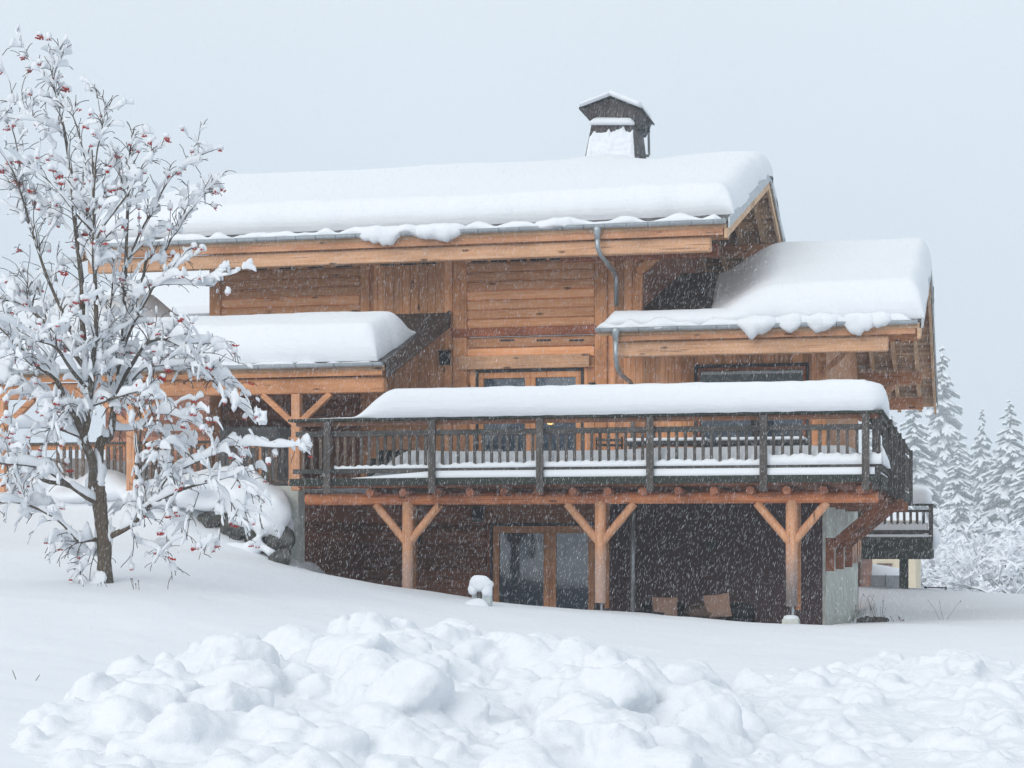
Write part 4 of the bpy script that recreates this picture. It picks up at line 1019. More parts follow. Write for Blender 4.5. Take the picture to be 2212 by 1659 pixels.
# ------------------------------------------------------------------ rowan tree
TD_ = 27.0
rt = PD(226, 1262, TD_)
rowan = thing('rowan_tree', rt, 'bare rowan tree laden with snow and red berries at left', 'tree')
rng = random.Random(5)
def z1(a): return [(x * .3125, 57.6 + y * .3125) for x, y in a]
def z2(a): return [(x * .3125, 576 + y * .3125) for x, y in a]
def z3(a): return [(x * .3125, 921.6 + y * .3125) for x, y in a]
trunk = z3([(725, 1100), (722, 1000), (722, 860), (715, 740), (700, 640), (690, 540), (688, 470), (690, 400), (690, 350)])
LIMBS = [  # polyline, start radius (m), end radius, depth drift
 (z2([(690, 1500), (680, 1350), (700, 1200), (758, 1180), (785, 1000), (800, 880), (832, 700), (850, 560), (855, 350), (865, 100)]) + z1([(880, 1330), (893, 1000), (900, 850), (928, 700)]), .075, .008, .5),
 (z2([(640, 1560), (640, 1350), (575, 1180), (600, 1090), (615, 950), (640, 700), (665, 400), (655, 50)]) + z1([(650, 1400), (645, 1100), (636, 850)]), .075, .010, -.4),
 (z2([(612, 960), (598, 820), (592, 640), (570, 400), (568, 150)]) + z1([(535, 1500), (508, 1250), (490, 1000), (440, 700), (400, 550), (370, 400), (385, 290), (402, 170)]), .055, .006, .3),
 (z1([(362, 395), (280, 310), (210, 240), (175, 185)]), .010, .004, 0),
 (z2([(585, 820), (500, 720), (390, 560), (290, 520), (250, 510)]), .035, .010, -.8),
 (z2([(598, 720), (480, 560), (380, 450), (290, 370), (160, 260), (60, 235), (-60, 230)]), .038, .008, .8),
 (z2([(460, 970), (390, 780), (250, 680), (130, 550), (0, 420), (-120, 330)]), .042, .012, -.6),
 (z2([(570, 1185), (530, 1050), (465, 960)]), .05, .042, -.3),
 (z2([(515, 500), (440, 330), (380, 200), (310, 30)]) + z1([(240, 1470), (200, 1360), (165, 1150), (120, 850), (80, 700), (20, 650)]), .030, .005, .5),
 (z2([(592, 620), (515, 500)]), .034, .030, .2),
 (z3([(660, 520), (600, 490), (440, 380), (300, 290), (130, 260), (0, 255), (-160, 230)]), .038, .010, -.9),
 (z3([(640, 470), (450, 400), (300, 370), (200, 270), (90, 200), (0, 110), (-100, 30)]), .036, .010, .7),
 (z3([(680, 780), (600, 785), (540, 790), (440, 680), (330, 600), (150, 530), (0, 525), (-140, 560)]), .032, .008, -.7),
 (z3([(760, 760), (860, 710), (940, 660), (1010, 560), (1120, 500), (1300, 420), (1500, 370), (1650, 325)]), .045, .008, -.6),
 (z3([(1100, 450), (1140, 380), (1200, 330), (1300, 270), (1460, 200), (1560, 150), (1720, 130), (1900, 140), (2060, 135)]), .026, .006, -.2),
 (z3([(960, 640), (1040, 520), (1110, 445)]), .028, .026, 0),
 (z2([(935, 1600), (950, 1450), (960, 1250), (975, 1100), (962, 980)]), .030, .010, .3),
 (z3([(930, 640), (940, 500)]), .030, .028, .3),
 (z2([(978, 1110), (1080, 1025), (1180, 1020), (1290, 1060), (1360, 1090)]), .015, .005, -.4),
 (z2([(800, 900), (870, 740), (930, 650), (1000, 540), (1100, 500), (1210, 530), (1330, 610), (1430, 740), (1560, 880), (1670, 980)]), .036, .006, -.7),
 (z2([(858, 360), (940, 240), (985, 100), (1020, -60)]) + z1([(1110, 1590), (1180, 1470), (1250, 1350), (1300, 1230), (1400, 1160), (1515, 1130)]), .030, .005, .6),
 (z2([(850, 570), (920, 400), (1030, 200), (1080, 130), (1250, 120), (1400, 130), (1480, 140)]), .024, .006, -.5),
 (z1([(665, 1480), (700, 1400), (790, 1280), (900, 1130), (990, 950), (1070, 880)]), .020, .004, -.3),
 (z1([(900, 1600), (960, 1440), (1070, 1240), (1150, 1090), (1260, 970), (1400, 930)]), .020, .004, .4),
 (z1([(650, 1430), (600, 1370), (520, 1290), (400, 1130), (270, 1010), (180, 965)]), .020, .004, -.6),
 (z1([(600, 1010), (595, 960), (560, 800), (505, 620), (430, 560), (345, 490)]), .016, .004, .4),
 (z2([(660, 10), (640, -40)]) + z1([(660, 960), (700, 740), (718, 620), (728, 520)]), .016, .004, -.3),
 (z1([(718, 620), (780, 570), (855, 540)]), .007, .003, 0),
 (z1([(380, 830), (250, 680), (150, 560), (80, 510)]), .011, .004, .5),
 (z1([(430, 740), (370, 690), (250, 650), (50, 630)]), .009, .003, -.5),
 (z1([(210, 1380), (150, 1170), (90, 1000), (0, 860), (-80, 790)]), .018, .005, -.5),
 (z2([(720, 600), (690, 500), (700, 450), (760, 300), (780, 100), (790, -50)]), .024, .008, .7),
 (z2([(790, 880), (745, 700), (720, 600)]), .028, .024, .6),
 (z2([(400, 740), (300, 580), (180, 470), (0, 400)]), .020, .006, .9),
 (z2([(230, 690), (120, 600), (0, 590), (-100, 600)]), .014, .005, -.9),
 (z2([(490, 1060), (400, 1020), (280, 920), (180, 830), (60, 760), (-60, 740)]), .020, .006, .9),
 (z2([(640, 960), (760, 920), (880, 880), (980, 860), (1080, 900), (1150, 930)]), .022, .006, -.9),
 (z2([(560, 1180), (430, 1130), (300, 1110), (120, 1110), (0, 1060)]), .022, .006, -.8),
 (z2([(770, 1130), (900, 1130), (1020, 1110), (1130, 1170), (1200, 1230)]), .020, .006, .8),
 (z2([(840, 640), (900, 600), (980, 620), (1060, 700), (1100, 780)]), .014, .005, .3),
 (z2([(1000, 540), (1100, 540), (1220, 540)]), .012, .004, .3),
 (z2([(1130, 680), (1250, 690), (1330, 730), (1430, 780), (1560, 830), (1680, 990)]), .014, .004, -.4),
 (z2([(900, 800), (1000, 700), (1130, 680)]), .02, .014, -.2),
 (z1([(560, 1560), (470, 1400), (330, 1240), (200, 1180), (60, 1120)]), .016, .004, .6),
 (z1([(640, 1100), (720, 1020), (800, 960), (860, 1010)]), .010, .003, .4),
 (z1([(760, 1290), (840, 1160), (880, 1050), (960, 870)]), .012, .003, .8),
 (z3([(665, 820), (620, 900), (600, 960), (540, 990)]), .008, .003, -.2),
 (z3([(672, 830), (630, 960), (618, 1090)]), .008, .004, .2),
 (z3([(612, 875), (560, 905), (515, 945)]), .005, .003, .2),
 (z3([(615, 878), (560, 865), (500, 858)]), .005, .003, .2),
 (z3([(910, 690), (925, 800), (915, 900)]), .006, .003, 0),
 (z3([(1380, 440), (1340, 560), (1310, 640), (1290, 780)]), .007, .003, .1),
 (z3([(1480, 390), (1560, 470), (1620, 560), (1640, 620)]), .007, .003, .1),
 (z3([(1510, 480), (1520, 580), (1525, 680), (1515, 790)]), .006, .003, .1),
 (z3([(1630, 340), (1680, 420), (1760, 480), (1800, 490)]), .006, .003, .1),
]
limb3 = []
def smooth_path(pts, k=3):
    out = []
    n = len(pts)
    for i in range(n - 1):
        p0, p1, p2, p3 = pts[max(0, i - 1)], pts[i], pts[i + 1], pts[min(n - 1, i + 2)]
        for j in range(k):
            t = j / k
            out.append(.5 * ((2 * p1) + (p2 - p0) * t + (2 * p0 - 5 * p1 + 4 * p2 - p3) * t * t + (3 * p1 - p0 - 3 * p2 + p3) * t**3))
    out.append(pts[-1]); return out
tp = smooth_path([PD(x, y, TD_) for x, y in trunk], 4)
MB().tube([tp[0] - Vector((0, 0, .3))] + tp, [.16] + [.125 - .03 * min(1, i / 5) + .012 * rng.random() + 0 - .075 * max(0, (i - len(tp) + 9) / 8) for i in range(len(tp))], 14).build('trunk', 'bark', rowan, smooth=True)
segs = []      # every branch piece: pts, radii
starts = []
used_end = {}
def nearest_depth(x, y):
    best = (1e9, TD_)
    for pl, dl in limb_px:
        for (a, b), d in zip(pl, dl):
            q = (a - x)**2 + (b - y)**2
            if q < best[0]: best = (q, d)
    return best[1] if best[0] < 40**2 else TD_
limb_px = [(trunk, [TD_] * len(trunk))]
for pl, r0, r1, dr in LIMBS:
    r0 = r0 * 1.0
    d0 = nearest_depth(*pl[0]); n = len(pl)
    dl = [d0 + dr * 1.15 * (i / (n - 1)) ** .8 for i in range(n)]
    limb_px.append((pl, dl))
    pts = smooth_path([PD(x, y, d) for (x, y), d in zip(pl, dl)], 3); m = len(pts)
    rad = [max(.004, (r0 * (1 - i / (m - 1)) + r1 * (i / (m - 1)))) * (1 + .08 * rng.uniform(-1, 1)) for i in range(m)]
    segs.append((pts, rad, 0))
# shoots and twigs
def wander(p, d, length, r0, n, droop, curl=.25):
    pts = [p.copy()]; dd = d.normalized(); rad = [r0]
    for i in range(n):
        dd = (dd + Vector((rng.uniform(-curl, curl), rng.uniform(-curl, curl), rng.uniform(-curl, curl) - droop * (i / n)))).normalized()
        pts.append(pts[-1] + dd * length / n); rad.append(r0 * (1 - .75 * (i + 1) / n))
    return pts, rad
for pts, rad, lv in list(segs):
    m = len(pts)
    if rad[0] > .085: continue
    Lt = sum((pts[i + 1] - pts[i]).length for i in range(m - 1))
    for k in range(int(Lt * 2.0 + rng.random())):
        i = min(m - 2, int(rng.uniform(.25, 1) * (m - 1))); p = pts[i]
        if p.z < .15 and rad[i] > .02: continue
        tan = (pts[i + 1] - pts[i]).normalized(); sd_ = Vector((rng.uniform(-1, 1), rng.uniform(-1, 1), rng.uniform(-.2, .8)))
        a, b = wander(p, tan * .6 + sd_ * .7 + Vector((0, 0, .2 if p.z > 2 else -.05)), rng.uniform(.45, 1.0) * (.6 if p.z > 4.6 else 1), max(.006, min(.013, rad[i] * .55)), 7, .45 if p.z < 2.4 else .12, .2)
        segs.append((a, b, .5))
tips = []
for pts, rad, lv in list(segs):
    m = len(pts); Ltot = sum((pts[i + 1] - pts[i]).length for i in range(m - 1)); cum = 0
    nsh = int(Ltot * (8 if lv == 0 else 5))
    for k in range(nsh):
        t = rng.uniform(.12 if rad[0] < .03 else .3, 1.0); i = min(m - 2, int(t * (m - 1))); p = pts[i].lerp(pts[i + 1], rng.random())
        if p.z < -.05 and rad[i] > .02 and rng.random() < .5: continue
        tan = (pts[i + 1] - pts[i]).normalized(); side = Vector((rng.uniform(-1, 1), rng.uniform(-1, 1), rng.uniform(-.5, 1))).normalized()
        low = p.z < 2.2
        d = tan * .7 + side * .8 + Vector((0, 0, .25 if not low else -.05))
        Lh = rng.uniform(.22, .62) * (1.0 if rad[i] > .008 else .6) * (1 if p.z < 4.6 else .6)
        a, b = wander(p, d, Lh, max(.0058, min(.010, rad[i] * .5)), 5, .55 if low else .2)
        segs.append((a, b, 1))
        for q in range(rng.choice((1, 2, 2, 3))):
            j = rng.randint(1, 5); sd_ = Vector((rng.uniform(-1, 1), rng.uniform(-1, 1), rng.uniform(-.6, .7)))
            a2, b2 = wander(a[j], (a[j] - a[j - 1]).normalized() * .6 + sd_ * .7, rng.uniform(.08, .25), .004, 3, .5)
            segs.append((a2, b2, 2)); tips.append(a2[-1])
        tips.append(a[-1])
big = MB(); tw = MB()
for pts, rad, lv in segs:
    (big if lv < 1 else tw).tube(pts, [max(r, .0052) for r in rad], 8 if lv == 0 else 4, cap=False)
big.build('limbs', 'bark', rowan, smooth=True)
tw.build('twigs', 'branch', rowan, smooth=True)
sn = MB()
for si, (pts, rad, lv) in enumerate(segs):
    m = len(pts)
    if lv == 2 and rng.random() < .62: continue
    if lv == 1 and rng.random() < (.30 if pts[0].z < 3.2 else .5): continue
    # finer path
    fp = []; fr_ = []
    k = 5 if lv == 0 else 3
    for i in range(m - 1):
        for j in range(k): t = j / k; fp.append(pts[i].lerp(pts[i + 1], t)); fr_.append(rad[i] * (1 - t) + rad[i + 1] * t)
    fp.append(pts[-1]); fr_.append(rad[-1]); n = len(fp)
    cur = []
    def flush():
        if len(cur) >= 3:
            nn_ = len(cur)
            tp_ = [min(1, 1.9 * max(0, math.sin(math.pi * (i + .35) / (nn_ - .3))) ** .7) for i in range(nn_)]
            sn.ribbon([c_[0] for c_ in cur], [c_[1] * max(.15, t_) for c_, t_ in zip(cur, tp_)], [c_[2] * max(.12, t_) for c_, t_ in zip(cur, tp_)], [c_[3] * max(.2, t_) for c_, t_ in zip(cur, tp_)], 8)
        cur.clear()
    for i, p in enumerate(fp):
        t = fp[min(i + 1, n - 1)] - fp[max(i - 1, 0)]; inc = abs(t.z) / max(1e-6, t.length)
        g = mnoise.noise(Vector((si * 7.3, i * .085 * (1 if lv == 0 else 1.5), 0)))
        lim = .84 if lv == 0 else .95
        if inc > lim or g < (-.25 if lv == 0 else -.32): flush(); continue
        f = (1 - inc**2.5)
        base = (.025 if lv == 0 else (.022 if lv == 1 else .015)) + fr_[i] * .6
        hgt = (base * 2.2 + .02) * f * (1 + 1.7 * max(-.4, g)) + .01
        cur.append((p + Vector((0, 0, fr_[i] * .5)), base * (.75 + .5 * g) + .3 * fr_[i], hgt, .012 + fr_[i] * .1))
    flush()
# big pillows in the crown
for k in range(90):
    pts, rad, lv = rng.choice(segs)
    if lv == 0 and rad[0] > .05: continue
    p = rng.choice(pts)
    if p.z < -.2 or p.z > 5.3: continue
    s = rng.uniform(.035, .085)
    sn.blob(p + Vector((0, 0, s * .7)), (s * rng.uniform(.8, 1.9), s * rng.uniform(.5, .8), s * rng.uniform(.9, 1.9)), k, .5, 12, 8)
# crotch fillings
for pts, rad, lv in segs[:len(LIMBS)]:
    p = pts[0]; s = rad[0] * 1.3 + .02
    sn.blob(p + Vector((0, -.01, s * .9)), (s * .8, s * .6, s * 2.2), int(s * 1000), .5, 10, 7)
# bark snow on the trunk foot
MB().blob(rt + Vector((-.03, -.12, .02)), (.11, .05, .16), 4, .4, 12, 8).build('trunk_snow', 'snow', rowan, smooth=True)
# berry clusters
def ico(mb, c, r):
    g = 1.618; s = r / 1.9
    v = [(-1, g, 0), (1, g, 0), (-1, -g, 0), (1, -g, 0), (0, -1, g), (0, 1, g), (0, -1, -g), (0, 1, -g), (g, 0, -1), (g, 0, 1), (-g, 0, -1), (-g, 0, 1)]
    fcs = [(0, 11, 5), (0, 5, 1), (0, 1, 7), (0, 7, 10), (0, 10, 11), (1, 5, 9), (5, 11, 4), (11, 10, 2), (10, 7, 6), (7, 1, 8), (3, 9, 4), (3, 4, 2), (3, 2, 6), (3, 6, 8), (3, 8, 9), (4, 9, 5), (2, 4, 11), (6, 2, 10), (8, 6, 7), (9, 8, 1)]
    mb.add([(c[0] + a * s, c[1] + b * s, c[2] + d * s) for a, b, d in v], fcs)
variants = []
for q in range(4):
    mb = MB()
    for k in range(15):
        a = rng.uniform(0, 6.28); r = .042 * math.sqrt(rng.random()); ico(mb, (r * math.cos(a), r * math.sin(a), -.012 - .02 * rng.random() + r * .15), .0105)
    me = bpy.data.meshes.new('berry_cluster'); me.from_pydata(mb.v, [], mb.f); me.polygons.foreach_set('use_smooth', [True] * len(me.polygons)); me.materials.append(M['berry']); variants.append(me)
rng.shuffle(tips); tips = [p for p in tips if p.z > -.6]
capsn = sn; restb = MB()
for k, p in enumerate(tips[:330]):
    if k < 95:
        o = bpy.data.objects.new('berry_cluster', variants[k % 4]); o.location = p + Vector((0, 0, -.01)); o.rotation_euler = (rng.uniform(-.3, .3), rng.uniform(-.3, .3), rng.uniform(0, 6))
        o.scale = [rng.uniform(1.0, 1.45)] * 3
        COL.objects.link(o); o.parent = rowan; o.matrix_parent_inverse = WM[rowan.name].inverted()
    else:
        s = rng.uniform(.7, 1.1)
        for j in range(9):
            a = rng.uniform(0, 6.28); r = .036 * math.sqrt(rng.random()) * s; ico(restb, (p.x + r * math.cos(a), p.y + r * math.sin(a), p.z - .02 - .018 * rng.random()), .0105)
    if k % 5 != 0: capsn.blob(p + Vector((0, 0, .014)), (.045, .04, rng.uniform(.03, .065)), k, .25, 8, 6)
restb.build('berries', 'berry', rowan, smooth=True, kind='stuff')
sn.build('branch_snow', 'snow_tree', rowan, smooth=True)
# dry stalks
def stalks(name, px, py, d, n, h, lab, spread=.2, m='branch', cat='dry stalk', lean=.25):
    mb = MB(); c = PD(px, py, d)
    for k in range(n):
        p = c + Vector((rng.uniform(-spread, spread), rng.uniform(-.1, .1), 0)); p.z = tz(p.x, p.y) - .05
        a, b = wander(p, Vector((rng.uniform(-lean, lean), 0, 1)), h * rng.uniform(.5, 1.2), .005, 4, .1, .15); mb.tube(a, [max(.0035, r) for r in b], 4)
        if rng.random() < .5: mb.blob(a[-1], (.008, .008, .018), k, .1, 5, 4)
    c.z = tz(c.x, c.y) - .07; mb.blob(c, (spread * 1.1, .12, .05), 1, 0, 12, 5); mb.build(name, m, None, label=lab, cat=cat)
stalks('dry_stalk', 292, 1278, 26.5, 4, .22, 'few thin dark stalks in snow right of the rowan trunk', .1)
stalks('dry_stalk', 215, 1268, 26.6, 3, .14, 'short dark shoots at the foot of the rowan trunk', .15)
stalks('dry_stalk', 60, 1440, 18, 2, .18, 'pair of thin bent stalks in the open snow at left', .08, lean=.8)
stalks('dry_plant', 1872, 1340, 37.5, 22, .55, 'dead flower stalks beside the concrete house corner', .32, cat='dry plant')
stalks('dry_plant', 1925, 1348, 36.5, 26, .16, 'low dry grass tuft right of the concrete house corner', .28, m='baluster2', cat='dry plant', lean=1.0)
stalks('dry_stalk', 2040, 1340, 37, 3, .5, 'tall lone stalk in the snow far right of the house', .12, lean=.7)
mbk = MB(); 
for k in range(5): c = PD(1868 + k * 9, 1338 + k * 2, 37.6); c.z = tz(c.x, c.y); mbk.blob(c, (.14, .1, .10), k, .4, 10, 8)
mbk.build('low_shrub', 'twig_dark', None, label='dark low shrub remnants by the concrete corner under dead stalks', cat='shrub')

# ------------------------------------------------------------------ neighbour behind left, neighbour balcony and beige house at right
nb = thing('neighbour_house', P(380, 700, 62), 'snowy roofed neighbouring house behind the left eaves', 'house')
a, b = XY(200, 60), XY(470, 60); z0_, z1_ = ZY(400, 662, 60), ZY(400, 560, 66)
MB().box(a, b, 61, 70, -1, z0_ - .3).build('wall', 'dark_wood', nb)
rf = MB(); pr = [(60, z0_), (66, z1_), (72, z0_)]
rf.add([(a - .5, y, z) for y, z in pr] + [(b + .5, y, z) for y, z in pr] + [(a - .5, y, z - .25) for y, z in pr] + [(b + .5, y, z - .25) for y, z in pr], [(0, 3, 4, 1), (1, 4, 5, 2), (6, 7, 10, 9), (7, 8, 11, 10), (0, 6, 9, 3), (0, 1, 7, 6), (1, 2, 8, 7), (3, 9, 10, 4), (4, 10, 11, 5), (2, 5, 11, 8)])
rf.build('roof', 'snow_roof', nb)
sg = MB()
for k in range(9): sg.box(a - .5, b + .4, 59.9 + k * .2, 60.0 + k * .2, z0_ - .42 - k * .12, z0_ - .34 - k * .12)
sg.build('eave_slats', 'roof_metal', nb)

Yn = 54.0
def N_(px, py, Y=Yn): return P(px, py, Y)
ng = thing('neighbour_chalet', N_(1900, 1280), 'dark timber balcony block of the chalet behind on the right', 'chalet')
xa, xb = XY(1840, Yn), XY(2013, Yn)
zt_, zb_ = ZY(2000, 1088, Yn), ZY(2000, 1156, Yn)
MB().box(xa, xb, Yn, Yn + 3, ZY(1980, 1208, Yn), ZY(1980, 1160, Yn)).build('deck_box', 'mossy', ng)
MB().box(xa, xb - .3, Yn + .3, Yn + 3, ZY(1980, 1160, Yn) + .01, ZY(1980, 1150, Yn)).build('deck', 'mossy', ng)
MB().box(xa, xb + .05, Yn - .08, Yn + .12, zt_ - .06, zt_).box(xb - .1, xb + .05, Yn + .121, Yn + 3, zt_ - .06, zt_).build('rail_cap', 'mossy', ng)
MB().box(xa, xb, Yn - .03, Yn + .03, ZY(1980, 1101, Yn) - .07, ZY(1980, 1101, Yn)).build('top_rail', 'baluster', ng)
MB().box(xa, xb, Yn - .03, Yn + .03, ZY(1980, 1145, Yn) - .09, ZY(1980, 1145, Yn)).build('lower_rail', 'baluster', ng)
x = xa
while x < xb - .12: MB().box(x, x + .075, Yn - .02, Yn + .02, ZY(1980, 1146, Yn), ZY(1980, 1102, Yn)).build('baluster', 'baluster', ng); x += .175
for px in (1868, 2011): x = XY(px, Yn); MB().box(x - .06, x + .06, Yn - .1, Yn - .031, ZY(1980, 1172, Yn), zt_ - .061).build('post', 'baluster', ng)
MB().box(XY(1943, Yn + .6), XY(1962, Yn + .6), Yn + .5, Yn + .8, -1.9, ZY(1980, 1208, Yn) - .002).build('post', 'mossy', ng)
MB().box(XY(1700, Yn), XY(1858, Yn + 2), Yn + 2, Yn + 9, -2, 2.4).build('wall', 'dark_wood', ng)
rail_sweep([(xa + (xb - xa) * i / 30, Yn + .03, zt_ - .003) for i in range(31)], [.1] + [.24] * 28 + [.2, .1], [.3] + [.42] * 27 + [.40, .34, .15], 'rail_snow', 'rounded snow roll on the small rail of the chalet behind', seed=4)
MB().blob(N_(1968, 1068, Yn + 2.5), (.55, .5, .28), 3, .1, 16, 10).build('heaped_snow', 'snow', None, smooth=True, label='round snow heap behind the small rail of the chalet behind', cat='snow heap', kind='thing')
pts = [(xa + (xb - .1 - xa) * i / 60, Yn + .02, ZY(1980, 1144, Yn)) for i in range(61)]
MB().ribbon(pts, [.08] * 61, [.20 + .03 * math.sin(i * 1.9) for i in range(61)], [.01] * 61, 8).build('rail_snow', 'snow_roof', None, smooth=True, label='bumpy snow on the lower rail of the chalet behind', cat='snow ridge', kind='thing')
MB().ribbon([(xa + (xb - xa) * i / 20, Yn - .02, ZY(1980, 1158, Yn)) for i in range(21)], [.1] * 21, [.05] * 21, [.02] * 21, 8).build('ledge_snow', 'snow_roof', None, smooth=True, label='thin snow line on the deck edge of the chalet behind', cat='snow ridge', kind='thing')
MB().blob(N_(2016, 1163, Yn + 1.5), (.22, .5, .28), 5, .12, 16, 10).build('heaped_snow', 'snow', None, smooth=True, label='snow lump bulging right of the deck of the chalet behind', cat='snow heap', kind='thing')

Yg = 78.0
bh = thing('beige_house', P(1915, 1280, Yg), 'beige rendered house glimpsed under the dark balcony', 'house')
MB().box(XY(1800, Yg), XY(1978, Yg), Yg, Yg + 8, -4, ZY(1910, 1205, Yg) + 1.5).build('wall', 'beige', bh)
sh = MB().box(XY(1896, Yg), XY(1926, Yg), Yg - .06, Yg - .002, ZY(1910, 1241, Yg), ZY(1910, 1220, Yg)).build('window', 'shutter', bh)
MB().box(XY(1894, Yg), XY(1928, Yg), Yg - .1, Yg - .003, ZY(1910, 1220, Yg) + .002, ZY(1910, 1217, Yg)).build('lintel', 'baluster2', sh)
MB().box(XY(1790, Yg) , XY(1990, Yg), Yg - .5, Yg + 9, ZY(1910, 1205, Yg) + 1.5, ZY(1910, 1205, Yg) + 1.9).build('roof', 'snow_roof', bh)
Yp = 62.0
fp_ = thing('metal_fence', P(1900, 1285, Yp), 'grey metal sheet fence between house corner and dark post', 'fence')
for a_, b_ in ((1840, 1913), (1914.5, 1945)): MB().box(XY(a_, Yp), XY(b_, Yp), Yp, Yp + .05, -2.5, ZY(1900, 1243, Yp)).build('panel', 'grey_panel', fp_)
MB().box(XY(1913, Yp), XY(1914.4, Yp), Yp - .04, Yp + .04, -2.5, ZY(1900, 1240, Yp)).build('post', 'zinc_dark', fp_)
MB().blob(P(1868, 1245, Yp + 1.5), (1.3, 1.0, .42), 9, .1, 18, 10).build('snow_mound', 'snow', None, smooth=True, label='snow heap behind the grey metal fence', cat='snow heap', kind='thing')
Yq = 60.0
hr = thing('metal_railing', P(2020, 1290, Yq), 'thin dark metal railing in front of the frosted bushes', 'railing')
MB().box(XY(1996, Yq), XY(2046, Yq), Yq, Yq + .04, ZY(2020, 1268, Yq) - .04, ZY(2020, 1268, Yq)).build('rail', 'black', hr)
for px in (2000, 2043): MB().box(XY(px, Yq) - .03, XY(px, Yq) + .03, Yq, Yq + .05, -2.5, ZY(2020, 1267, Yq)).build('post', 'black', hr)

# ------------------------------------------------------------------ snow laden spruces
def spruce_mesh(seed, H=16., R=2.9):
    r = random.Random(seed); nd_, sw_ = MB(), MB(); lv = 34
    def lobe(p, a, L_, wd, dp):
        dx, dy = math.cos(a), math.sin(a); n = 5; ns = r.random() < .93; sc = r.uniform(.75, .95)
        for mb, top in ((nd_, 0), (sw_, 1)):
            if top and not ns: continue
            vs = []; fs = []
            for i in range(n):
                s_ = i / (n - 1) * (.98 if top else 1); w = wd * (math.sin(math.pi * min(1, s_ * .84 + .13)) ** .7) * (sc if top else 1) * r.uniform(.8, 1.15)
                x_, y_ = p[0] + dx * L_ * s_, p[1] + dy * L_ * s_; z_ = p[2] - dp * s_ ** 1.5
                up = (.10 + .25 * w) if top else 0; hang = -w * (.25 if top else .55) - (0 if top else r.uniform(.03, .16))
                vs += [(x_ - dy * w, y_ + dx * w, z_ + hang + up * .3), (x_ - dy * w * .5, y_ + dx * w * .5, z_ + up * .9), (x_, y_, z_ + up), (x_ + dy * w * .5, y_ - dx * w * .5, z_ + up * .9), (x_ + dy * w, y_ - dx * w, z_ + hang + up * .3)]
            if top: vs += [(vs[-3][0] + dx * .06, vs[-3][1] + dy * .06, vs[-3][2] - up - .03)]; fs += [((n - 1) * 5 + j, (n - 1) * 5 + j + 1, n * 5) for j in range(4)]
            for i in range(n - 1):
                for j in range(4): fs.append((i * 5 + j, i * 5 + j + 1, (i + 1) * 5 + j + 1, (i + 1) * 5 + j))
            mb.add(vs, fs)
    for k in range(lv):
        t = .03 + .96 * (k / (lv - 1)); z = H * t; rad = R * (1 - t) ** .8 * r.uniform(.8, 1.12) + .15; nb_ = max(4, int(10 * (1 - t) + 4))
        for b in range(nb_):
            a = 2 * math.pi * (b + r.random() * .9) / nb_; L_ = rad * r.uniform(.6, 1.2); zz = z + r.uniform(-.28, .28); dp = r.uniform(.35, .75) * L_
            lobe((0, 0, zz), a, L_, L_ * .15 + .05, dp)
            for q in range(4 if L_ > .9 else (2 if L_ > .4 else 0)):
                s0 = r.uniform(.3, .85); sg = 1 if q % 2 else -1
                lobe((math.cos(a) * L_ * s0, math.sin(a) * L_ * s0, zz - dp * s0 ** 1.5), a + sg * r.uniform(.45, 1.0), L_ * (1 - s0 * .6) * r.uniform(.35, .6), L_ * .075 + .05, r.uniform(.2, .5) * L_ * .6)
    out = []
    for nm, mb, m in (('crown', nd_, 'needles'), ('crown_snow', sw_, 'snow_tree')):
        me = bpy.data.meshes.new(nm); me.from_pydata(mb.v, [], mb.f); me.materials.append(M[m]); out.append(me)
        if nm == 'crown_snow': me.polygons.foreach_set('use_smooth', [True] * len(me.polygons))
    tb = MB().tube([(0, 0, -3), (0, 0, H * .5), (0, 0, H * .98)], [.24, .15, .02], 8); me = bpy.data.meshes.new('trunk'); me.from_pydata(tb.v, [], tb.f); me.materials.append(M['bark']); out.append(me)
    return out
SPR = [spruce_mesh(i + 1) for i in range(4)]
def spruce(px, top, d, base, label, v, wid=1.0, group='snow laden spruces behind the houses'):
    d = d * 3.9; base = -11.6
    b = PD(px, HY, d); b.z = base; H = (HY - top) / F * d - base; s = H / 16.
    t = thing('spruce_tree', b, label, 'tree', group, rz=random.uniform(0, 6.28))
    t.scale = (s * wid * 1.35, s * wid * 1.35, s)
    for me, nm in zip(SPR[v % 4], ('crown', 'crown_snow', 'trunk')):
        o = bpy.data.objects.new(nm, me); COL.objects.link(o); o.parent = t
near_l = [(2035, 752, 118, 'tallest snow laden spruce rising beside the right roof edge', .95), (2182, 868, 92, 'broad snowy spruce nearest the right picture edge', 1.1), (2122, 886, 104, 'slim snowy spruce between the tall one and the edge one', .8),
 (1975, 850, 96, 'snowy spruce half hidden behind the balcony corner', 1.05), (2068, 960, 88, 'lower snowy spruce in front of the tall one', 1.0), (2230, 930, 84, 'cut off snowy spruce at the picture edge', 1.1)]
for i, (px, top, d, lab, w) in enumerate(near_l): spruce(px, top, d, -2.9, lab, i, w)
far_l = [(1955, 960, 140), (1985, 985, 138), (2075, 1010, 140), (2035, 1000, 142), (2185, 1000, 140), (2130, 960, 150), (1940, 1010, 120), (2170, 940, 152), (2240, 1010, 136), (1900, 990, 142), (1925, 900, 128), (2095, 985, 122), (2150, 980, 125), (2010, 930, 135), (2215, 960, 130), (1880, 930, 125), (2265, 940, 118), (2310, 900, 122), (1830, 960, 135), (2050, 880, 150), (2370, 900, 110)]
for i, (px, top, d) in enumerate(far_l): spruce(px, top, d, -3.1, 'pale spruce fading into the fog behind the nearer spruces', i + 1, 1.05, 'spruces fading into the fog')

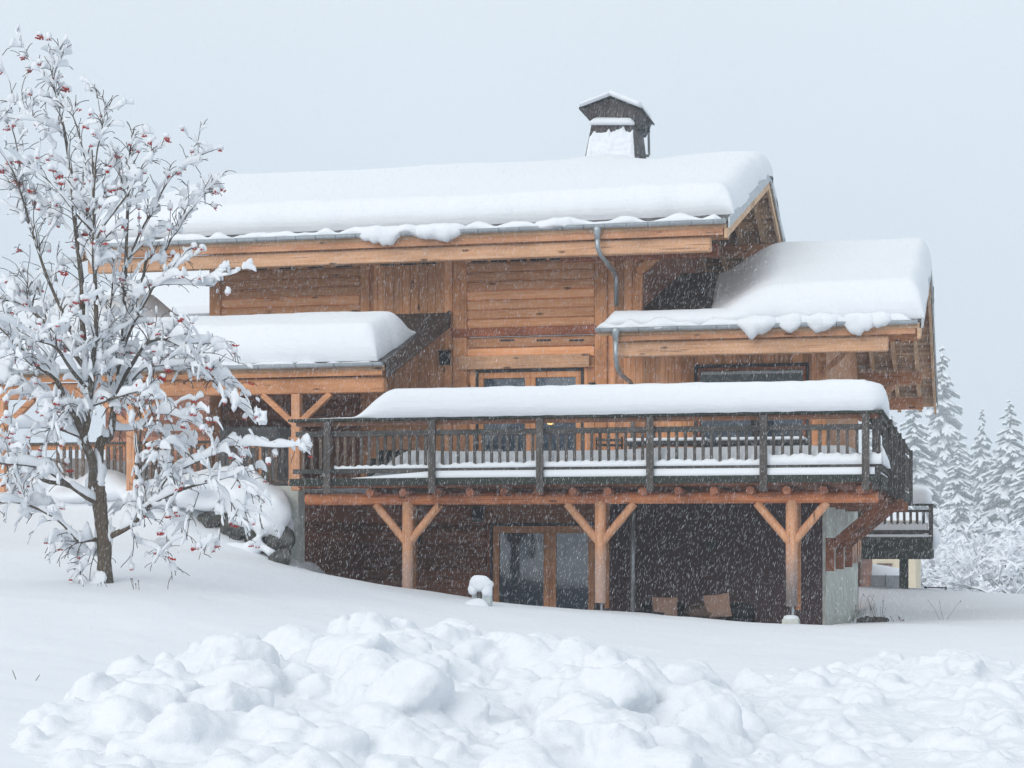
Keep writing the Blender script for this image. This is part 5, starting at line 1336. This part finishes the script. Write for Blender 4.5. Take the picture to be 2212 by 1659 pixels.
# frosted broadleaf bushes
def bush_mesh(seed, H=5.):
    r = random.Random(seed); fr_, dk = MB(), MB()
    def grow(p, d, L_, rad, lvl):
        n = 4; pts = [p]; dd = d.normalized()
        for i in range(n):
            dd = (dd + Vector((r.uniform(-.3, .3), r.uniform(-.3, .3), r.uniform(-.25, .2)))).normalized(); pts.append(pts[-1] + dd * L_ / n)
        dk.tube(pts, [rad, rad * .9, rad * .8, rad * .65, rad * .4], 3, cap=False)
        inc = math.sqrt(max(0, 1 - dd.z**2)); w = rad * .8 + .014 + .006 * lvl
        fr_.ribbon([q + Vector((0, 0, rad * .6)) for q in pts], [w * .4, w, w * r.uniform(.8, 1.5), w, w * .5], [w * .7, w * (1 + inc), w * (1 + inc) * r.uniform(.8, 1.6), w * 1.2, w * .6], [.004] * 5, 5)
        if lvl < 5:
            for k in range(3):
                i = r.randint(1, n); sd_ = Vector((r.uniform(-1, 1), r.uniform(-1, 1), r.uniform(-.25, .75))); grow(pts[i], dd * .55 + sd_ * .85, L_ * r.uniform(.5, .78), rad * .55, lvl + 1)
    for k in range(6): grow(Vector((r.uniform(-.4, .4), r.uniform(-.4, .4), -.4)), Vector((r.uniform(-.9, .9), r.uniform(-.9, .9), 1.2)), H * .42, .05, 0)
    out = []
    for nm, mb, m in (('frost', fr_, 'snow_tree'), ('branches', dk, 'twig_dark')):
        me = bpy.data.meshes.new(nm); me.from_pydata(mb.v, [], mb.f); me.materials.append(M[m]); out.append(me)
    return out
BSH = [bush_mesh(i + 31) for i in range(3)]
bl = [(2185, 1310, 66, .95, 'nearest frosted bush behind the snow dune at right'), (2110, 1305, 70, .85, 'frosted bush with arching white branches beside the railing'), (2230, 1300, 62, 1.0, 'frosted bush cut by the right picture edge'), (2040, 1300, 74, .9, 'frosted bush rising right of the small rail'),
      (2150, 1300, 78, 1.25, 'tall frosted broadleaf tree in front of the spruces'), (2080, 1300, 84, 1.3, 'second tall frosted broadleaf tree left of the taller one'), (2000, 1300, 80, .9, 'frosted bush behind the dark post'), (2205, 1300, 86, 1.5, 'tallest frosted broadleaf tree at the right edge')]
for i, (px, py, d, s, lab) in enumerate(bl):
    d = d * 1.75; s = s * 1.75; b = PD(px, HY, d); b.z = tz(b.x, b.y) - .6
    t = thing('frosted_bush', b, lab, 'bush' if s < 1.2 else 'tree', 'frosted bushes behind the dune', rz=random.uniform(0, 6))
    t.scale = (s, s, s)
    for me, nm in zip(BSH[i % 3], ('frosted_crown', 'branches')):
        o = bpy.data.objects.new(nm, me); COL.objects.link(o); o.parent = t

# ------------------------------------------------------------------ falling snow
rs = np.random.RandomState(4); nF = 165000
d = rs.uniform(13, 32.6, nF); u = rs.uniform(-.36, .36, nF); v = rs.uniform(-.16, .34, nF)
Xf = u * d * CT - d * ST; Yf = u * d * ST + d * CT; Zf = v * d
keep = (Yf < 33.1) & (Zf > -1.2); Xf, Yf, Zf, d = Xf[keep], Yf[keep], Zf[keep], d[keep]; n = len(Xf)
ln = rs.uniform(.010, .024, n) * (.6 + d / 50); w = rs.uniform(.0004, .00085, n) * np.where(rs.rand(n) < .03, 2.2, 1) * (.6 + d / 40); tl = rs.normal(.24, .10, n)
c_ = np.stack([Xf, Yf, Zf], 1); ax = np.stack([np.sin(tl) * CT, np.sin(tl) * ST, np.cos(tl)], 1); rx = np.stack([np.cos(tl) * CT, np.cos(tl) * ST, -np.sin(tl)], 1); fy = np.tile([-ST, CT, 0], (n, 1))
vt = np.stack([c_ + ax * ln[:, None], c_ + rx * w[:, None], c_ + fy * w[:, None], c_ - rx * w[:, None], c_ - fy * w[:, None], c_ - ax * ln[:, None]], 1).reshape(-1, 3)
fq = np.array([(0, 1, 2), (0, 2, 3), (0, 3, 4), (0, 4, 1), (5, 2, 1), (5, 3, 2), (5, 4, 3), (5, 1, 4)])
fa = (np.arange(n)[:, None, None] * 6 + fq[None]).reshape(-1, 3)
me = bpy.data.meshes.new('falling_snow'); me.vertices.add(len(vt)); me.vertices.foreach_set('co', vt.astype(np.float32).ravel())
me.loops.add(fa.size); me.loops.foreach_set('vertex_index', fa.astype(np.int32).ravel()); me.polygons.add(len(fa))
me.polygons.foreach_set('loop_start', np.arange(0, fa.size, 3, dtype=np.int32)); me.polygons.foreach_set('loop_total', np.full(len(fa), 3, np.int32)); me.update(calc_edges=True)
me.materials.append(M['snow']); finish(bpy.data.objects.new('falling_snow', me), None, label='snowflakes drifting down in front of the chalet', kind='stuff')

# ------------------------------------------------------------------ haze
hz = MB().box(-1100, 1100, -60, 1000, -14, 31)
m = bpy.data.materials.new('haze_air'); m.use_nodes = True; m.node_tree.nodes.clear()
pv = m.node_tree.nodes.new('ShaderNodeVolumePrincipled'); pv.inputs['Color'].default_value = (.90, .955, 1, 1); pv.inputs['Density'].default_value = .0012; pv.inputs['Anisotropy'].default_value = .2
mo = m.node_tree.nodes.new('ShaderNodeOutputMaterial'); m.node_tree.links.new(pv.outputs[0], mo.inputs['Volume'])
hz.build('haze', m, None, kind='stuff', label='pale snowy air between the camera and the fading trees')
